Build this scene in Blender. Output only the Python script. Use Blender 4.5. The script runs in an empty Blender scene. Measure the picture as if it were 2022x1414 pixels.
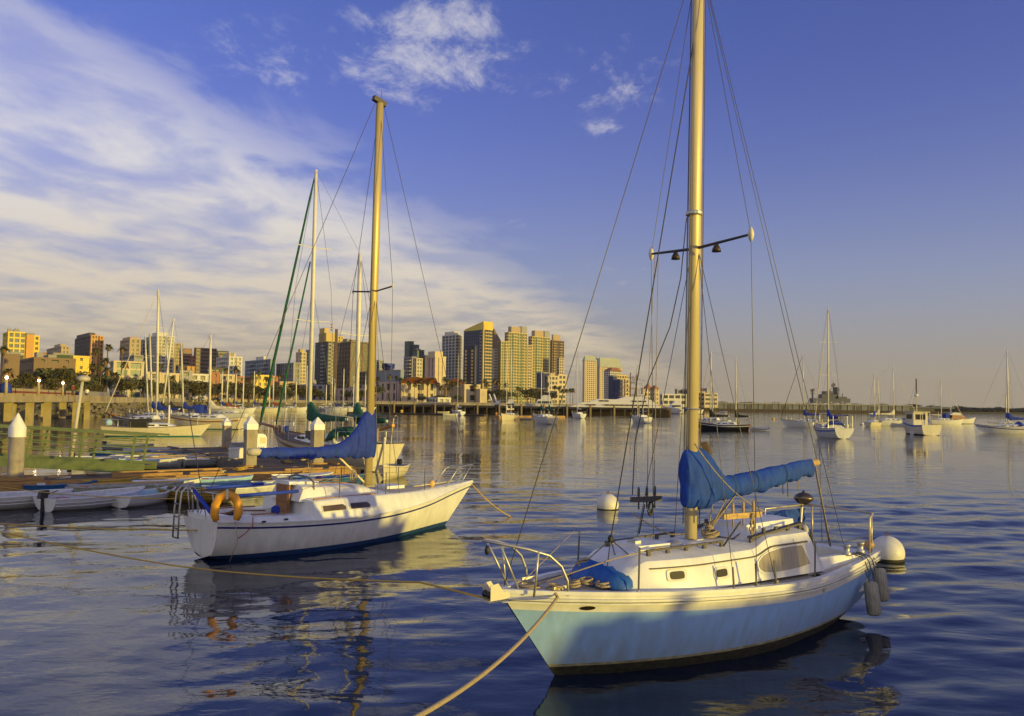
import bpy, bmesh, math, random
import numpy as np
from mathutils import Vector, Matrix

# ------------------------------------------------------------------ camera
F = 1587.0; H = 3.8; CX = 1011.0; CY = 707.0          # focal length and centre in pixels of the 2022 x 1414 photograph
PIT = math.atan(90 / F); ROLL = math.radians(.75)
_c, _s, _cr, _sr = math.cos(PIT), math.sin(PIT), math.cos(ROLL), math.sin(ROLL)
FW = (0, _c, _s); RT = (_cr, -_s * _sr, _c * _sr); UPV = (-_sr, -_s * _cr, _c * _cr)
scene = bpy.context.scene
COL = scene.collection
cam_d = bpy.data.cameras.new('camera'); cam = bpy.data.objects.new('camera', cam_d); COL.objects.link(cam)
cam_d.sensor_width = 36; cam_d.sensor_fit = 'HORIZONTAL'; cam_d.lens = 36 * F / 2022
cam_d.clip_start = .1; cam_d.clip_end = 20000
M = Matrix.Identity(4)
for i in range(3):
    M[i][0] = RT[i]; M[i][1] = UPV[i]; M[i][2] = -FW[i]
M[2][3] = H
cam.matrix_world = M
scene.camera = cam

# ------------------------------------------------------------------ sun, sky, exposure
SUN_EL = math.radians(2.0)
SUN_H = Vector((.86, -.51)).normalized()               # horizontal direction towards the sun
SUNV = Vector((SUN_H.x * math.cos(SUN_EL), SUN_H.y * math.cos(SUN_EL), math.sin(SUN_EL)))
sun_d = bpy.data.lights.new('sun', 'SUN'); sun = bpy.data.objects.new('sun', sun_d); COL.objects.link(sun)
sun_d.energy = 2.15; sun_d.angle = math.radians(.5); sun_d.color = (1.0, .765, .15)
sun.rotation_euler = SUNV.to_track_quat('Z', 'Y').to_euler()

world = bpy.data.worlds.new('World'); scene.world = world; world.use_nodes = True
wn = world.node_tree; wn.nodes.clear()
def N(t, **k):
    n = wn.nodes.new(t)
    for a, b in k.items(): setattr(n, a, b)
    return n
def wl(a, b): wn.links.new(a, b)
def wm(op, a, b=None, c=None, clamp=False):
    n = N('ShaderNodeMath', operation=op, use_clamp=clamp)
    for i, v in enumerate((a, b, c)):
        if v is None: continue
        if isinstance(v, (int, float)): n.inputs[i].default_value = v
        else: wl(v, n.inputs[i])
    return n.outputs[0]
def wmap(v, a, b, c=0., d=1., smooth=True):
    n = N('ShaderNodeMapRange', interpolation_type='SMOOTHSTEP' if smooth else 'LINEAR', clamp=True)
    wl(v, n.inputs[0])
    for i, x in enumerate((a, b, c, d)): n.inputs[i + 1].default_value = x
    return n.outputs[0]
sky = N('ShaderNodeTexSky', sky_type='NISHITA', sun_disc=False)
sky.sun_elevation = SUN_EL; sky.sun_rotation = math.atan2(SUN_H.x, SUN_H.y)
sky.altitude = 0; sky.air_density = 1.0; sky.dust_density = 0.6; sky.ozone_density = 3.5
tc = N('ShaderNodeTexCoord'); nrm = N('ShaderNodeVectorMath', operation='NORMALIZE'); wl(tc.outputs['Generated'], nrm.inputs[0])
sp = N('ShaderNodeSeparateXYZ'); wl(nrm.outputs[0], sp.inputs[0])
zz = wm('MAXIMUM', wm('ADD', sp.outputs[2], .03), .012)
px_ = wm('DIVIDE', sp.outputs[0], zz); py_ = wm('DIVIDE', sp.outputs[1], zz)       # position on the high cloud sheet
cmb = N('ShaderNodeCombineXYZ'); wl(px_, cmb.inputs[0]); wl(py_, cmb.inputs[1])
def wnoise(scale, detail, rough, rot, sx, sy, dist=0., off=0.):
    m = N('ShaderNodeMapping'); m.inputs['Rotation'].default_value = (0, 0, math.radians(rot)); m.inputs['Scale'].default_value = (sx, sy, 1)
    m.inputs['Location'].default_value = (off, off * .7, off * 1.3)
    wl(cmb.outputs[0], m.inputs[0])
    n = N('ShaderNodeTexNoise', noise_dimensions='3D'); wl(m.outputs[0], n.inputs['Vector'])
    n.inputs['Scale'].default_value = scale; n.inputs['Detail'].default_value = detail
    n.inputs['Roughness'].default_value = rough; n.inputs['Distortion'].default_value = dist
    return n.outputs[0]
n_big = wnoise(.9, 6, .55, 16, 1.0, .62, .2, 3.1)
n_mid = wnoise(2.2, 10, .58, 14, 1.0, .7, .35, 7.7)
n_wisp = wnoise(5.5, 12, .72, -38, 1.2, .75, .25, 1.3)
# the wide cirrus bank: everything on one side of a straight edge across the sheet
edge = wm('SUBTRACT', wm('ADD', px_, 1.12), wm('MULTIPLY', wm('SUBTRACT', py_, 2.02), .335))
edge_n = wm('ADD', edge, wm('MULTIPLY', wm('SUBTRACT', n_mid, .5), 1.5))
edge_n = wm('ADD', edge_n, wm('MULTIPLY', wm('SUBTRACT', n_big, .5), .9))
bank = wmap(edge_n, .26, -.34)
tex = wmap(wm('ADD', wm('MULTIPLY', n_big, .55), wm('MULTIPLY', n_mid, .55)), .40, .65, .26, 1.0)
bank = wm('MULTIPLY', bank, tex)
def patch(cx, cy, sx, sy, k):
    a = wm('DIVIDE', wm('SUBTRACT', px_, cx), sx); b = wm('DIVIDE', wm('SUBTRACT', py_, cy), sy)
    g = wm('EXPONENT', wm('MULTIPLY', wm('ADD', wm('MULTIPLY', a, a), wm('MULTIPLY', b, b)), -1.0))
    return wm('MULTIPLY', g, k)
pt = patch(-.27, 2.20, .30, .30, 1.0)
for a in ((-.22, 1.93, .22, .18, 1.0), (.24, 2.24, .24, .28, .8), (.28, 2.62, .13, .18, .75), (-.02, 2.10, .12, .12, .7), (-.62, 2.2, .34, .34, .62),
          (.72, 5.2, .55, .8, .55), (-.1, 3.9, .25, .35, .5), (1.5, 1.2, .5, .5, .8), (-1.2, .8, .8, .6, .8), (.2, .3, .6, .5, .7), (-2., -1.5, 1., .8, .8), (1.2, -1.6, .8, .8, .7)):
    pt = wm('MAXIMUM', pt, patch(*a))
wisps = wm('MULTIPLY', wmap(wm('ADD', n_wisp, wm('MULTIPLY', pt, .34)), .66, .98), wm('MINIMUM', wm('MULTIPLY', pt, 1.6), 1.0))
rear = wm('MULTIPLY', wmap(wm('ADD', py_, wm('MULTIPLY', wm('SUBTRACT', n_big, .5), 1.6)), -.1, -1.0), tex)      # unseen cloud sheet added behind the camera to brighten the shaded sides
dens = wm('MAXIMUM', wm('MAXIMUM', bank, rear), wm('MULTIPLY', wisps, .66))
low = wmap(sp.outputs[2], .0, .10)                                                  # thinned by the haze near the horizon
dens = wm('MULTIPLY', dens, wm('ADD', wm('MULTIPLY', low, .68), .26))
dens = wm('MULTIPLY', dens, wm('GREATER_THAN', sp.outputs[2], 0.0))
tint = N('ShaderNodeMix', data_type='RGBA', blend_type='MULTIPLY'); tint.inputs[0].default_value = 1.0
wl(sky.outputs[0], tint.inputs[6]); tint.inputs[7].default_value = (2.0, 1.07, 1.68, 1)
# even band of warm evening haze all round the horizon
zr = wm('DIVIDE', wm('MAXIMUM', sp.outputs[2], 0.0), .20); hz_f = wm('MULTIPLY', wm('EXPONENT', wm('MULTIPLY', wm('MULTIPLY', zr, zr), -1.0)), .92)
hc = N('ShaderNodeMix', data_type='RGBA'); wl(wmap(sp.outputs[2], .0, .17), hc.inputs[0]); hc.inputs[6].default_value = (1.23, 1.08, .83, 1); hc.inputs[7].default_value = (1.13, 1.33, 1.53, 1)
hz = N('ShaderNodeMix', data_type='RGBA'); wl(hz_f, hz.inputs[0]); wl(tint.outputs[2], hz.inputs[6]); wl(hc.outputs[2], hz.inputs[7])
# towards the sun the sky's own glow outshines the haze
gl_t = N('ShaderNodeMix', data_type='RGBA', blend_type='MULTIPLY'); gl_t.inputs[0].default_value = 1.0; wl(sky.outputs[0], gl_t.inputs[6]); gl_t.inputs[7].default_value = (1.05, 1.12, 1.1, 1)
lt = N('ShaderNodeMix', data_type='RGBA', blend_type='LIGHTEN'); lt.inputs[0].default_value = 1.0; wl(hz.outputs[2], lt.inputs[6]); wl(gl_t.outputs[2], lt.inputs[7])
cc = N('ShaderNodeMix', data_type='RGBA'); wl(wmap(sp.outputs[2], .03, .30), cc.inputs[0]); cc.inputs[6].default_value = (2.3, 1.9, 1.3, 1); cc.inputs[7].default_value = (2.65, 2.55, 2.5, 1)
mixc = N('ShaderNodeMix', data_type='RGBA'); wl(dens, mixc.inputs[0]); wl(lt.outputs[2], mixc.inputs[6]); wl(cc.outputs[2], mixc.inputs[7])
bg = N('ShaderNodeBackground'); bg.inputs[1].default_value = .15; wl(mixc.outputs[2], bg.inputs[0])
wo = N('ShaderNodeOutputWorld'); wl(bg.outputs[0], wo.inputs[0])

vs = scene.view_settings
vs.view_transform = 'Standard'; vs.look = 'None'; vs.exposure = 1.0; vs.gamma = 1.0; vs.use_curve_mapping = False
scene.display_settings.display_device = 'sRGB'
scene.cycles.use_denoising = True
scene.cycles.max_bounces = 6; scene.cycles.glossy_bounces = 4; scene.cycles.transparent_max_bounces = 8
scene.cycles.sample_clamp_indirect = 6

# ------------------------------------------------------------------ helpers
rnd = random.Random(7)
def ray(px, py):
    u = (px - CX) / F; v = (CY - py) / F
    return tuple(FW[i] + u * RT[i] + v * UPV[i] for i in range(3))
def P(px, py, Y):
    d = ray(px, py); k = Y / d[1]; return Vector((d[0] * k, Y, H + d[2] * k))
def W(px, py, z=0.):
    d = ray(px, py); k = (z - H) / d[2]; return Vector((d[0] * k, d[1] * k, z))

MATS = {}
def mat(name, col=(.5, .5, .5), rough=.6, metal=0., var=0., vscale=8., bump=0., bscale=40., col2=None, spec=.5, stretch=(1, 1, 1), emit=None, estr=0., alpha=1.):
    if name in MATS: return MATS[name]
    m = bpy.data.materials.new(name); m.use_nodes = True; MATS[name] = m
    nt = m.node_tree; b = nt.nodes['Principled BSDF']
    b.inputs['Base Color'].default_value = (*col, 1); b.inputs['Roughness'].default_value = rough; b.inputs['Metallic'].default_value = metal
    b.inputs['Specular IOR Level'].default_value = spec
    if emit: b.inputs['Emission Color'].default_value = (*emit, 1); b.inputs['Emission Strength'].default_value = estr
    if alpha < 1: b.inputs['Alpha'].default_value = alpha
    if var or bump or col2:
        t = nt.nodes.new('ShaderNodeTexCoord'); mp = nt.nodes.new('ShaderNodeMapping'); mp.inputs['Scale'].default_value = stretch
        nt.links.new(t.outputs['Object'], mp.inputs[0])
        if var or col2:
            n = nt.nodes.new('ShaderNodeTexNoise'); n.inputs['Scale'].default_value = vscale; n.inputs['Detail'].default_value = 6; n.inputs['Roughness'].default_value = .62
            nt.links.new(mp.outputs[0], n.inputs['Vector'])
            r = nt.nodes.new('ShaderNodeValToRGB'); e = r.color_ramp.elements
            c2 = col2 or tuple(min(1, x * (1 - var)) for x in col); c1 = col if col2 else tuple(min(1, x * (1 + var * .5)) for x in col)
            e[0].position = .34; e[1].position = .68; e[0].color = (*c2, 1); e[1].color = (*c1, 1)
            nt.links.new(n.outputs[0], r.inputs[0]); nt.links.new(r.outputs[0], b.inputs['Base Color'])
        if bump:
            n2 = nt.nodes.new('ShaderNodeTexNoise'); n2.inputs['Scale'].default_value = bscale; n2.inputs['Detail'].default_value = 5
            nt.links.new(mp.outputs[0], n2.inputs['Vector'])
            bp = nt.nodes.new('ShaderNodeBump'); bp.inputs['Strength'].default_value = bump; bp.inputs['Distance'].default_value = .02
            nt.links.new(n2.outputs[0], bp.inputs['Height']); nt.links.new(bp.outputs[0], b.inputs['Normal'])
    return m

class MB:
    """collects faces and links them as ONE mesh object"""
    def __init__(s): s.v = []; s.f = []
    def quad(s, *p):
        n = len(s.v); s.v += [tuple(q) for q in p]; s.f.append(tuple(range(n, n + len(p)))); return s
    def box(s, x0, x1, y0, y1, z0, z1):
        n = len(s.v)
        s.v += [(x0, y0, z0), (x1, y0, z0), (x1, y1, z0), (x0, y1, z0), (x0, y0, z1), (x1, y0, z1), (x1, y1, z1), (x0, y1, z1)]
        s.f += [tuple(n + i for i in q) for q in ((0, 3, 2, 1), (4, 5, 6, 7), (0, 1, 5, 4), (1, 2, 6, 5), (2, 3, 7, 6), (3, 0, 4, 7))]
        return s
    def obox(s, c, a, b, h):
        """box about c with half vectors a, b, h"""
        c, a, b, h = Vector(c), Vector(a), Vector(b), Vector(h); n = len(s.v)
        for k in (-1, 1):
            for i, j in ((-1, -1), (1, -1), (1, 1), (-1, 1)): s.v.append(tuple(c + a * i + b * j + h * k))
        s.f += [tuple(n + i for i in q) for q in ((0, 3, 2, 1), (4, 5, 6, 7), (0, 1, 5, 4), (1, 2, 6, 5), (2, 3, 7, 6), (3, 0, 4, 7))]
        return s
    def beam(s, p, q, w, h, up=(0, 0, 1)):
        p, q = Vector(p), Vector(q); d = q - p; sd = d.cross(Vector(up))
        if sd.length < 1e-6: sd = Vector((1, 0, 0))
        sd.normalize(); u = sd.cross(d).normalized()
        return s.obox((p + q) / 2, d / 2, sd * w / 2, u * h / 2)
    def tube(s, pts, r, n=6, cap=True):
        pts = [Vector(p) for p in pts]; k = len(pts); rs = r if isinstance(r, (list, tuple)) else [r] * k
        base = len(s.v); prev = None
        for i, p in enumerate(pts):
            t = (pts[min(i + 1, k - 1)] - pts[max(i - 1, 0)])
            if t.length < 1e-9: t = Vector((0, 0, 1))
            t.normalize()
            if prev is None:
                a = Vector((0, 0, 1)) if abs(t.z) < .9 else Vector((1, 0, 0)); u = t.cross(a).normalized()
            else:
                u = prev - t * prev.dot(t)
                u = u.normalized() if u.length > 1e-6 else t.orthogonal().normalized()
            prev = u; w = t.cross(u)
            for j in range(n):
                a = 2 * math.pi * j / n; s.v.append(tuple(p + (u * math.cos(a) + w * math.sin(a)) * rs[i]))
        for i in range(k - 1):
            for j in range(n):
                a = base + i * n + j; b = base + i * n + (j + 1) % n
                s.f.append((a, b, b + n, a + n))
        if cap:
            s.f.append(tuple(base + j for j in range(n))[::-1]); s.f.append(tuple(base + (k - 1) * n + j for j in range(n)))
        return s
    def loft(s, rings, closed=True, cap0=False, cap1=False):
        n = len(rings[0]); base = len(s.v)
        for r in rings: s.v += [tuple(p) for p in r]
        for i in range(len(rings) - 1):
            for j in range(n if closed else n - 1):
                a = base + i * n + j; b = base + i * n + (j + 1) % n
                s.f.append((a, b, b + n, a + n))
        if cap0: s.f.append(tuple(base + j for j in range(n))[::-1])
        if cap1: s.f.append(tuple(base + (len(rings) - 1) * n + j for j in range(n)))
        return s
    def lathe(s, prof, n=16, c=(0, 0, 0), ax=None):
        c = Vector(c); ax = Vector(ax or (0, 0, 1)).normalized(); u = ax.orthogonal().normalized(); w = ax.cross(u)
        return s.loft([[c + ax * z + (u * math.cos(2 * math.pi * j / n) + w * math.sin(2 * math.pi * j / n)) * max(r, 1e-4) for j in range(n)] for r, z in prof], True, True, True)
    def prism(s, poly, d):
        """polygon (3d points) pushed along vector d"""
        d = Vector(d); n = len(poly); b = len(s.v); poly = [Vector(p) for p in poly]
        s.v += [tuple(p) for p in poly] + [tuple(p + d) for p in poly]
        s.f.append(tuple(range(b, b + n))[::-1]); s.f.append(tuple(range(b + n, b + 2 * n)))
        for i in range(n): s.f.append((b + i, b + (i + 1) % n, b + n + (i + 1) % n, b + n + i))
        return s
    def mesh(s, name, m, smooth=False):
        me = bpy.data.meshes.new(name); me.from_pydata(s.v, [], s.f)
        bm = bmesh.new(); bm.from_mesh(me); bmesh.ops.recalc_face_normals(bm, faces=bm.faces); bm.to_mesh(me); bm.free()
        if m is not None: me.materials.append(m)
        if smooth:
            me.polygons.foreach_set('use_smooth', [True] * len(me.polygons))
        return me
    def build(s, name, m, parent=None, smooth=False, kind=None, label=None):
        o = bpy.data.objects.new(name, s.mesh(name, m, smooth)); COL.objects.link(o)
        if smooth == 'auto':
            md = o.modifiers.new('split', 'EDGE_SPLIT'); md.split_angle = math.radians(38)
        if parent: o.parent = parent
        if kind: o['kind'] = kind
        if label: o['label'] = label
        return o
def tag(o, label, cat, group=None):
    o['label'] = label; o['category'] = cat
    if group: o['group'] = group
    return o
def thing(name, label, cat, loc=(0, 0, 0), rz=0., group=None):
    o = bpy.data.objects.new(name, None); COL.objects.link(o); o.location = loc; o.rotation_euler = (0, 0, rz); o.empty_display_size = .2
    return tag(o, label, cat, group)
def dup(root, loc=None, rz=None, label=None, sc=None):
    r = root.copy(); COL.objects.link(r)
    if loc is not None: r.location = loc
    if rz is not None: r.rotation_euler = (0, 0, rz)
    if sc is not None: r.scale = sc if isinstance(sc, (tuple, list)) else (sc, sc, sc)
    if label: r['label'] = label
    for ch in list(root.children):
        c = ch.copy(); COL.objects.link(c); c.parent = r
        for g in ch.children:
            d = g.copy(); COL.objects.link(d); d.parent = c
    return r
def struct(o): o['kind'] = 'structure'; return o
def cubic(xs, ys, x):
    """smooth interpolation through control points (finite-difference Hermite)"""
    xs = np.asarray(xs, float); ys = np.asarray(ys, float); x = np.clip(np.asarray(x, float), xs[0], xs[-1])
    m = np.gradient(ys, xs); i = np.clip(np.searchsorted(xs, x) - 1, 0, len(xs) - 2)
    h = xs[i + 1] - xs[i]; t = (x - xs[i]) / h
    return (2 * t**3 - 3 * t**2 + 1) * ys[i] + (t**3 - 2 * t**2 + t) * h * m[i] + (-2 * t**3 + 3 * t**2) * ys[i + 1] + (t**3 - t**2) * h * m[i + 1]

# materials used all over
white = mat('white_gelcoat', (.78, .77, .74), .32, var=.13, vscale=2.0, stretch=(2.2, 2.2, .5))
white_old = mat('chalky_white_paint', (.68, .67, .63), .55, var=.16, vscale=5)
cream = mat('cream_paint', (.66, .60, .46), .5, var=.12, vscale=4)
alu = mat('anodised_spar', (.66, .55, .30), .42, metal=.15, var=.12, vscale=6, stretch=(1, 1, .1))
alu_w = mat('painted_spar', (.74, .70, .60), .5, var=.1, vscale=3)
steel = mat('stainless_tube', (.50, .49, .46), .42, metal=.65)
wire = mat('rigging_wire', (.16, .15, .14), .5, metal=.5)
black = mat('black_rubber', (.02, .02, .022), .55)
glassd = mat('dark_glass', (.03, .03, .035), .2, spec=.35)
teak = mat('weathered_teak', (.20, .14, .09), .7, var=.35, vscale=14, bump=.2)
teak_g = mat('grey_teak', (.12, .105, .09), .75, var=.35, vscale=20, stretch=(1, 6, 6))
wood = mat('varnished_wood', (.30, .13, .045), .4, var=.3, vscale=10, stretch=(1, 5, 5))
pine = mat('raw_pine', (.55, .36, .14), .7, var=.3, vscale=8, stretch=(1, 6, 6))
rope_y = mat('yellow_rope', (.62, .40, .07), .8, var=.35, vscale=60, bump=.6, bscale=120)
rope_t = mat('tan_rope', (.46, .36, .22), .85, var=.4, vscale=70, bump=.6, bscale=130)
rope_k = mat('dark_rope', (.07, .065, .06), .85, var=.4, vscale=60)
canvas_b = mat('blue_canvas', (.012, .04, .33), .8, var=.22, vscale=5, bump=.6, bscale=14)
canvas_t = mat('bright_blue_canvas', (.005, .055, .36), .8, var=.22, vscale=5, bump=.6, bscale=12)
canvas_g = mat('green_canvas', (.012, .10, .055), .8, var=.25, vscale=5, bump=.3, bscale=16)
canvas_k = mat('black_canvas', (.02, .02, .022), .85, var=.2)
canvas_c = mat('cream_canvas', (.62, .55, .40), .85, var=.2)
nonskid = mat('tan_deck', (.52, .46, .38), .8, var=.16, vscale=9, bump=.2, bscale=150)
# ------------------------------------------------------------------ water: one sheet out to the horizon
def axis_pts(d0, d1, step, far0, far1, g=1.16):
    a = list(np.arange(d0, d1 + 1e-6, step)); s = step; x = d1
    while x < far1: s *= g; x += s; a.append(x)
    s = step; x = d0; b = []
    while x > far0: s *= g; x -= s; b.append(x)
    return np.array(b[::-1] + a)
wx = axis_pts(-22, 24, .12, -3900, 3900); wy = axis_pts(5, 34, .11, -400, 3900)
X, Y = np.meshgrid(wx, wy)
rs = np.random.RandomState(4)
Z = np.zeros_like(X)
for k in range(64):
    lam = 10 ** rs.uniform(math.log10(.42), math.log10(4.2)); ang = math.radians(rs.normal(100, 33)); ph = rs.uniform(0, 6.28)
    kk = 2 * math.pi / lam; amp = .0052 * lam ** .85 * (1 if lam > .8 else .8)
    Z += amp * np.sin(kk * (X * math.cos(ang) + Y * math.sin(ang)) + ph + .6 * np.sin(X * .31 + k) + .5 * np.sin(Y * .23 + 2 * k))
gust = .42 + .66 / (1 + np.exp(-(X - 1.5) / 3.5)) + .22 * np.sin(X * .23 + 1) * np.sin(Y * .19)
fade = np.clip((46 - Y) / 14, 0, 1) * np.clip((Y + 2) / 6, 0, 1) * np.clip((30 - np.abs(X - 1)) / 7, 0, 1)
Z = Z * .34 * gust * fade
ny, nx = X.shape
me = bpy.data.meshes.new('water'); me.vertices.add(nx * ny)
me.vertices.foreach_set('co', np.stack([X, Y, Z], -1).astype(np.float32).ravel())
idx = np.arange(nx * ny).reshape(ny, nx)
q = np.stack([idx[:-1, :-1], idx[:-1, 1:], idx[1:, 1:], idx[1:, :-1]], -1).reshape(-1, 4)
me.loops.add(q.size); me.polygons.add(len(q))
me.loops.foreach_set('vertex_index', q.ravel().astype(np.int32))
me.polygons.foreach_set('loop_start', (np.arange(len(q)) * 4).astype(np.int32))
me.polygons.foreach_set('use_smooth', np.ones(len(q), bool))
me.update(); me.validate()
wm_ = bpy.data.materials.new('harbour_water'); wm_.use_nodes = True; nt = wm_.node_tree; b = nt.nodes['Principled BSDF']
b.inputs['Base Color'].default_value = (.004, .012, .030, 1); b.inputs['Roughness'].default_value = .03; b.inputs['IOR'].default_value = 1.45
t = nt.nodes.new('ShaderNodeTexCoord')
def wat_noise(scale, sx, sy, detail, rot=0, dist=0.):
    mp = nt.nodes.new('ShaderNodeMapping'); mp.inputs['Scale'].default_value = (sx, sy, 1); mp.inputs['Rotation'].default_value = (0, 0, math.radians(rot))
    nt.links.new(t.outputs['Object'], mp.inputs[0])
    n = nt.nodes.new('ShaderNodeTexNoise'); n.inputs['Scale'].default_value = scale; n.inputs['Detail'].default_value = detail; n.inputs['Roughness'].default_value = .5; n.inputs['Distortion'].default_value = dist
    nt.links.new(mp.outputs[0], n.inputs['Vector']); return n.outputs[0]
def wat_bump(h, dist, strength, prev=None):
    bp = nt.nodes.new('ShaderNodeBump'); bp.inputs['Distance'].default_value = dist
    if isinstance(strength, float): bp.inputs['Strength'].default_value = strength
    else: nt.links.new(strength, bp.inputs['Strength'])
    nt.links.new(h, bp.inputs['Height'])
    if prev: nt.links.new(prev, bp.inputs['Normal'])
    return bp.outputs[0]
# gusts: broad patches where the fine ripple is weaker or stronger
g = wat_noise(.09, .8, .6, 4); gr = nt.nodes.new('ShaderNodeMapRange'); nt.links.new(g, gr.inputs[0])
gr.inputs[1].default_value = .35; gr.inputs[2].default_value = .65; gr.inputs[3].default_value = .15; gr.inputs[4].default_value = 1.0
nb = wat_bump(wat_noise(.55, .75, 1.25, 3, 8, .3), .075, gr.outputs[0])
nb = wat_bump(wat_noise(2.1, .8, 1.3, 2, -6, .4), .011, gr.outputs[0], nb)
nb = wat_bump(wat_noise(7.5, .7, 1.4, 2, 12, .3), .0045, gr.outputs[0], nb)
nt.links.new(nb, b.inputs['Normal'])
me.materials.append(wm_)
water = bpy.data.objects.new('water', me); COL.objects.link(water); struct(water)
# ------------------------------------------------------------------ boats: shared builders (local +x = bow, +y = port, z = 0 waterline, origin at the transom)
def hull(st, keys, bands, ns=28, sub=3):
    """st: stations (x_deck, x_keel, half_beam, z_sheer, z_keel, fullness); keys: row heights ('s',d) below sheer, ('z',h) absolute, ('k',0);
    bands: part name per gap. Returns dict name -> MB, plus the sheer edge points"""
    st = np.array(st, float); t = np.linspace(0, 1, len(st)); tt = np.linspace(0, 1, ns) ** .92
    C = [cubic(t, st[:, i], tt) for i in range(6)]
    def zrow(k, i):
        zs, zk = C[3][i], C[4][i]
        z = zs - k[1] if k[0] == 's' else (zk if k[0] == 'k' else k[1])
        return min(max(z, zk), zs)
    def pt(i, z):
        zs, zk = C[3][i], C[4][i]; q = (z - zk) / max(zs - zk, 1e-6)
        return (C[1][i] + (C[0][i] - C[1][i]) * q, C[2][i] * max(q, 0) ** C[5][i], z)
    out = {}
    for n, b in enumerate(bands):
        m = out.setdefault(b, MB())
        rows = [[zrow(keys[n], i) + (zrow(keys[n + 1], i) - zrow(keys[n], i)) * k / sub for i in range(ns)] for k in range(sub + 1)]
        for sgn in (1, -1):
            R = []
            for r in rows:
                R.append([(x, y * sgn, z) for x, y, z in (pt(i, r[i]) for i in range(ns))])
            m.loft(R, closed=False)
    # transom panel
    tr = MB(); zs = np.linspace(C[4][0], C[3][0], 9); L = [pt(0, z) for z in zs]
    tr.loft([[(x, y, z) for x, y, z in L], [(x - .03, 0, z) for x, y, z in L], [(x, -y, z) for x, y, z in L]], closed=False)
    edge = [pt(i, C[3][i]) for i in range(ns)]
    return out, tr, edge
def deck(edge, inset=0., dz=0., camber=.05, x0=None, x1=None):
    m = MB(); R = []
    for x, y, z in edge:
        if (x0 is not None and x < x0) or (x1 is not None and x > x1): continue
        y = max(y - inset, .005); R.append([(x, y * k, z + dz + camber * (1 - k * k) * min(1, y)) for k in (1, .6, .2, -.2, -.6, -1)])
    return m.loft(R, closed=False)
def rail(edge, w, h, dz=0., out=0., x0=None, x1=None, sides=(1, -1)):
    m = MB()
    for s in sides:
        R = []
        for x, y, z in edge:
            if (x0 is not None and x < x0) or (x1 is not None and x > x1): continue
            yo = y + out; R.append([(x, s * yo, z + dz), (x, s * max(yo - w, 0), z + dz), (x, s * max(yo - w, 0), z + dz + h), (x, s * yo, z + dz + h)])
        if len(R) > 1: m.loft(R, True, True, True)
    return m
def trunk(x0, x1, prof, ny=7, n=14, slope0=.1, slope1=.1, round_=.12):
    """coachroof: prof(x) -> (half width at base, half width at top, z base, z edge, z crown)"""
    m = MB(); R = []
    for i in range(n):
        x = x0 + (x1 - x0) * i / (n - 1); wb, wt, zb, ze, zc = prof(x); e0 = min(1, (x - x0) / slope0) if slope0 else 1; e1 = min(1, (x1 - x) / slope1) if slope1 else 1
        k = max(0, min(e0, e1)) ** .6; r = [(x, wb, zb)]; top = []
        for j in range(ny):
            a = 1 - 2 * j / (ny - 1); top.append((x, wt * a, zb + (ze + (zc - ze) * (1 - a * a) - zb) * k))
        rr = round_ * k
        r += [(x, (wb * .35 + wt * .65), zb + (ze - zb) * .8 * k)] + top + [(x, -(wb * .35 + wt * .65), zb + (ze - zb) * .8 * k)]
        r.append((x, -wb, zb)); R.append(r)
    return m.loft(R, closed=False, cap0=True, cap1=True)
def cover_rings(x, xs, zt, zb, wy, seed, nr, fold, grow_=0.):
    r = random.Random(seed); ph = [r.uniform(0, 6.28) for _ in range(8)]; R = []
    x = np.asarray(x, float); T = cubic(xs, zt, x); Bt = cubic(xs, zb, x); Wd = cubic(xs, wy, x)
    for i in range(len(x)):
        c = (T[i] + Bt[i]) / 2; h = (T[i] - Bt[i]) / 2; ring = []; lump = 1 + .10 * math.sin(4.1 * x[i] + ph[3]) + .06 * math.sin(9.7 * x[i] + ph[4])
        for j in range(nr):
            a = 2 * math.pi * j / nr; ca, sa = math.cos(a), math.sin(a)
            y = math.copysign(abs(ca) ** .8, ca) * Wd[i] * lump * (1 - .35 * max(sa, 0)); z = c + math.copysign(abs(sa) ** .75, sa) * h
            k = z - c                                                                   # folds hang and drag diagonally towards the mast
            d = grow_ + fold * (1.1 * math.sin(8 * x[i] + 5 * k + ph[0]) + .9 * abs(math.sin(11 * x[i] - 7 * k + ph[1])) + .7 * math.sin(29 * x[i] + 9 * k + ph[2]) * abs(ca) + .5 * math.sin(47 * x[i] - 13 * k + ph[5]) * abs(ca))
            ring.append((x[i] + .3 * d, y + d * ca, z + d * sa * .6 - (.02 * math.sin(13 * x[i] + ph[6]) + .012 * math.sin(31 * x[i] + ph[7]) if sa < -.7 else 0)))
        R.append(ring)
    return R
def sail_cover(xs, zt, zb, wy, seed=0, n=44, nr=14, fold=.018, straps=(), parent=None, strap_m=None):
    """canvas gathered over boom and mast foot"""
    for xp in straps:
        MB().loft(cover_rings([xp - .018, xp + .018], xs, zt, zb, wy, seed, nr, fold, .008), True, True, True).build('cover_strap', strap_m, parent, True)
    return MB().loft(cover_rings(np.linspace(xs[0], xs[-1], n), xs, zt, zb, wy, seed, nr, fold), True, True, True)
def spar(p, q, a, b, n=10, taper=1.):
    """oval tube: half axes a (fore-aft) and b (athwart)"""
    p, q = Vector(p), Vector(q); m = MB(); R = []; d = (q - p).normalized()
    u = Vector((1, 0, 0)) if abs(d.z) > .5 else Vector((0, 0, 1)); u = (u - d * u.dot(d)).normalized(); w = d.cross(u)
    for k in (0, .7, 1):
        t = 1 if k < .8 else taper
        R.append([p + (q - p) * k + u * a * t * math.cos(2 * math.pi * j / n) + w * b * t * math.sin(2 * math.pi * j / n) for j in range(n)])
    return m.loft(R, True, True, True)
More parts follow.
